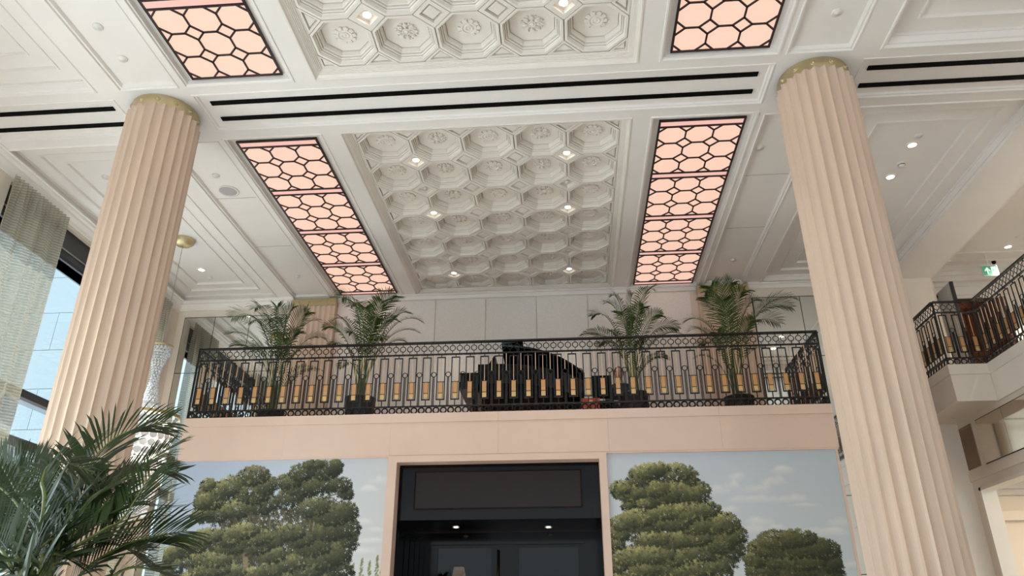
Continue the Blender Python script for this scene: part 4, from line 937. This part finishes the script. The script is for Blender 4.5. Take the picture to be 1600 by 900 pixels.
# ---- chair, seated person, small stage things
def person(x, y):
    t = thing('person','person with brown hair and dark jacket sitting behind the railing by the palm','person',(x,y,BF))
    # joints: one vertex each, radius each; faces the hall, head bowed to one side
    J = dict(pel=(0,0,.50,.14),sp=(0,-.02,.68,.125),ch=(0,-.06,.86,.14),nk=(-.01,-.09,1.0,.055),hd=(-.02,-.12,1.08,.07),
             ls=(.17,-.07,.92,.065),le=(.22,-.12,.68,.045),lw=(.12,-.32,.60,.032),lh=(.09,-.38,.59,.036),rs=(-.17,-.07,.92,.065),re=(-.24,-.12,.68,.045),rw=(-.12,-.32,.60,.032),rh=(-.09,-.38,.59,.036),
             lk=(.14,-.42,.52,.07),la=(.14,-.40,.09,.045),lf=(.15,-.54,.04,.035),rk=(-.14,-.42,.52,.07),ra=(-.14,-.40,.09,.045),rf=(-.15,-.54,.04,.035))
    E = [('pel','sp'),('sp','ch'),('ch','nk'),('nk','hd'),('ch','ls'),('ls','le'),('le','lw'),('lw','lh'),('ch','rs'),('rs','re'),('re','rw'),('rw','rh'),('pel','lk'),('lk','la'),('la','lf'),('pel','rk'),('rk','ra'),('ra','rf')]
    ks = list(J); V = [J[k][:3] for k in ks]; R = [J[k][3] for k in ks]
    fr = []
    for side, sx in (('lh',1),('rh',-1)):
        for f in range(5):
            o = J[side]; off = (f-2)*.016*sx; ln = (.05,.075,.08,.075,.06)[f]; i0 = len(V)
            V += [(o[0]+off*1.0,o[1]-.03,o[2]),(o[0]+off*1.2,o[1]-.03-ln*.6,o[2]-.01),(o[0]+off*1.2,o[1]-.03-ln,o[2]-.035)]; R += [.010,.009,.007]
            fr += [(ks.index(side),i0),(i0,i0+1),(i0+1,i0+2)]
    me = bpy.data.meshes.new('body'); me.from_pydata(V, [(ks.index(a),ks.index(b)) for a,b in E]+fr, []); o = link('body', me)
    m = o.modifiers.new('skin','SKIN'); sv = me.skin_vertices[0].data
    for i, rr in enumerate(R): sv[i].radius = (rr,rr)
    sv[0].use_root = True; m2 = o.modifiers.new('sub','SUBSURF'); m2.levels = m2.render_levels = 1
    dg = bpy.context.evaluated_depsgraph_get(); nm = bpy.data.meshes.new_from_object(o.evaluated_get(dg)); bpy.data.objects.remove(o)
    for k in ('jacket','skin','trousers'): nm.materials.append(M[k])
    for p in nm.polygons:
        c = p.center; p.use_smooth = True
        p.material_index = 1 if (c.z > .985 or (c.y < -.33 and .52 < c.z < .66 and abs(c.x) < .2)) else (2 if c.z < .56 else 0)
    body = link('body', nm, t)
    hd = MB(); n = 14
    L = []
    for k in range(11):
        ph = PI*k/10; L.append([(-.02+.075*math.sin(ph)*math.cos(2*PI*q/n), -.13+.095*math.sin(ph)*math.sin(2*PI*q/n)*(1.0), 1.145-.115*math.cos(ph)) for q in range(n)])
    hd.rings(L); hd.add([(-.02,-.245,1.12),(-.036,-.215,1.115),(-.004,-.215,1.115),(-.02,-.212,1.17)],[(0,1,3),(0,3,2),(0,2,1)])
    h = hd.build('head','skin',None,True); h.parent = t
    hh = MB(); L = []
    for k in range(7):
        ph = PI*.62*k/6; L.append([(-.02+.086*math.sin(ph)*math.cos(2*PI*q/n), -.115+.10*math.sin(ph)*math.sin(2*PI*q/n), 1.16+.115*math.cos(ph)) for q in range(n)])
    hh.rings(L); o = hh.build('hair','hair',None,True); o.parent = t
    for s in (-1,1):
        e = MB().lathe([(.001,.012),(.011,.006),(.011,-.006),(.001,-.012)],8,(-.02+s*.03,-.217,1.155)).build('eye','black',None,True); e.parent = t
        e = MB().lathe([(.001,.028),(.012,.015),(.012,-.015),(.001,-.028)],8,(-.02+s*.077,-.12,1.14)).build('ear','skin',None,True); e.parent = t
    o = MB().box(-.045,.005,-.228,-.215,1.082,1.09).build('mouth','orange',None); o.parent = t
    o = MB().lathe([(.062,.975),(.07,1.0),(.06,1.025)],14,(-.01,-.09,0)).build('collar','shirt',None,True); o.parent = t
    # chair
    c = thing('chair','black upright chair under the seated person behind the railing','chair',(x,y+.02,BF))
    def cp(nm, *b): o = MB().box(*b).build(nm,'black',None); o.parent = c
    cp('seat',-.24,.24,-.30,.22,.38,.44); cp('backrest',-.24,.24,.20,.24,.52,.95)
    for a in (-.21,.21):
        cp('leg',a-.02,a+.02,-.28,-.24,0,.38); cp('leg',a-.02,a+.02,.20,.24,0,.52)
p = atY(967, 590, 12.0); person(p.x+.02, 12.12)
p = Vector((.52,11.25,0))
t = thing('music_chair','black padded chair with its back to the railing beside the piano tail','chair',(p.x,11.25,BF))
def cp(nm, *b): o = MB().box(*b).build(nm,'black',None); o.parent = t
cp('seat',-.17,.17,.0,.36,.40,.47); cp('backrest',-.15,.15,-.05,.0,.50,.86)
for a in (-.14,.14): cp('leg',a-.018,a+.018,-.05,-.014,0,.50); cp('leg',a-.018,a+.018,.30,.336,0,.40)
p = atY(923, 631, 10.75)
t = thing('orange_case','low orange case lying beside the piano tail','case',(p.x,10.85,BF))
def cp2(nm, m, *b): o = MB().box(*b).build(nm,m,None); o.parent = t
cp2('case_body','orange',-.13,.13,-.12,.12,0,.30); cp2('case_lid','orange',-.135,.135,-.125,.125,.30,.36); cp2('case_latch','brass',-.03,.03,-.132,-.125,.27,.33)

# ================================================================== CHANDELIER
def chandelier(x, y):
    t = thing('chandelier','tall crystal disc chandelier hanging behind the window-side column','chandelier',(x,y,CE+.1))
    def pb(mb, nm, m, sm=True): o = mb.build(nm, m, None, sm); o.parent = t; o.location = (0,0,-(CE+.1)); return o
    pb(MB().lathe([(.17,CE+.17),(.17,CE+.11),(.12,CE+.06),(.05,CE+.04),(.001,CE+.04)],24),'ceiling_rose','brass_matt')
    pb(MB().tube([(0,0,CE+.05),(0,0,3.0)],.004,6),'stem','steel')
    def hoop(R, z, h=.05): pb(MB().lathe([(R,z-h/2),(R+.012,z-h/2),(R+.012,z+h/2),(R,z+h/2),(R,z-h/2)],40),'hoop','brass_matt')
    hoop(.17,4.22,.03); hoop(.47,3.07,.05); hoop(.36,2.05,.04); hoop(.22,1.55,.03)
    def dm(R):
        mb = MB(); mb.lathe([(.001,.006),(R*.72,.006),(R*.86,.012),(R,.004),(R,-.004),(R*.86,-.012),(R*.72,-.006),(.001,-.006)],12); return mb.mesh('crystal_disc','crystal_rim',True)
    big, mid, small = dm(.058), dm(.038), dm(.022)
    def ringof(R, z, me, rr, n=None):
        n = n or max(3,int(2*PI*R/(rr*2.02)))
        for k in range(n):
            a = 2*PI*(k+(.5 if int(round(z*100)) % 2 else 0))/n
            link('crystal_disc', me, t, (R*math.cos(a),R*math.sin(a),z-(CE+.1)), (0,PI/2,a))
    tot = 0
    for k in range(5):     # skirts below the main hoop
        ringof(.455-.02*k, 2.96-k*.116, big, .058, 22)
    for k in range(3): ringof(.30-.05*k, 2.0-k*.12, big, .058, 14)
    for k in range(3): ringof(.24-.05*k, 3.12+.075*k, mid, .038, 12)
    ringof(.158, 4.16, small, .022, 18); ringof(.15, 4.11, small, .022, 18)
    # fine bead strands too small to count: crown to neck to shoulder
    mb = MB()
    def bead(R, a, z, r_):   # faceted drop threaded on its strand
        mb.lathe([(.001,r_*1.1),(r_,r_*.35),(r_,-r_*.35),(.001,-r_*1.1)],6,(R*math.cos(a),R*math.sin(a),z))
    for q in range(24):
        s = q/23; z = 4.19-s*.98; e = min(1,s/.45); R = .145-.088*e*e*(3-2*e)+.085*max(0,(s-.55)/.45)**1.5
        n = max(7,int(2*PI*R/.046))
        for k in range(n): bead(R, 2*PI*(k+.5*(q%2))/n, z, .015+.010*s)
    for q in range(16):
        z = 2.36-q*.052; R = .40-.17*(q/15)
        for k in range(30): bead(R, 2*PI*(k+.5*(q%2))/30, z, .021)
    o = pb(mb,'bead_strands','crystal_rim'); o['kind'] = 'stuff'
    for (a, z) in ((0.6,2.92),(2.2,2.9),(3.8,2.92),(5.2,2.9),(1.2,2.5),(4.4,2.5)):
        R = .25; pb(MB().lathe([(.001,.05),(.02,.03),(.026,0),(.016,-.03),(.001,-.035)],8,(R*math.cos(a),R*math.sin(a),z)),'candle_bulb','bulb')
    l = bpy.data.lights.new('chandelier_glow','POINT'); l.energy = 25; l.color = (1,.85,.65); l.shadow_soft_size = .15; link('chandelier_glow', l, t, (0,0,2.75-(CE+.1)))
chandelier(-6.47, 10.75)

# ------------------------------------------------------------------ lift everything from eye level to the floor at zero
for o in list(C.objects):
    if o.parent is None: o.location.z += EYE
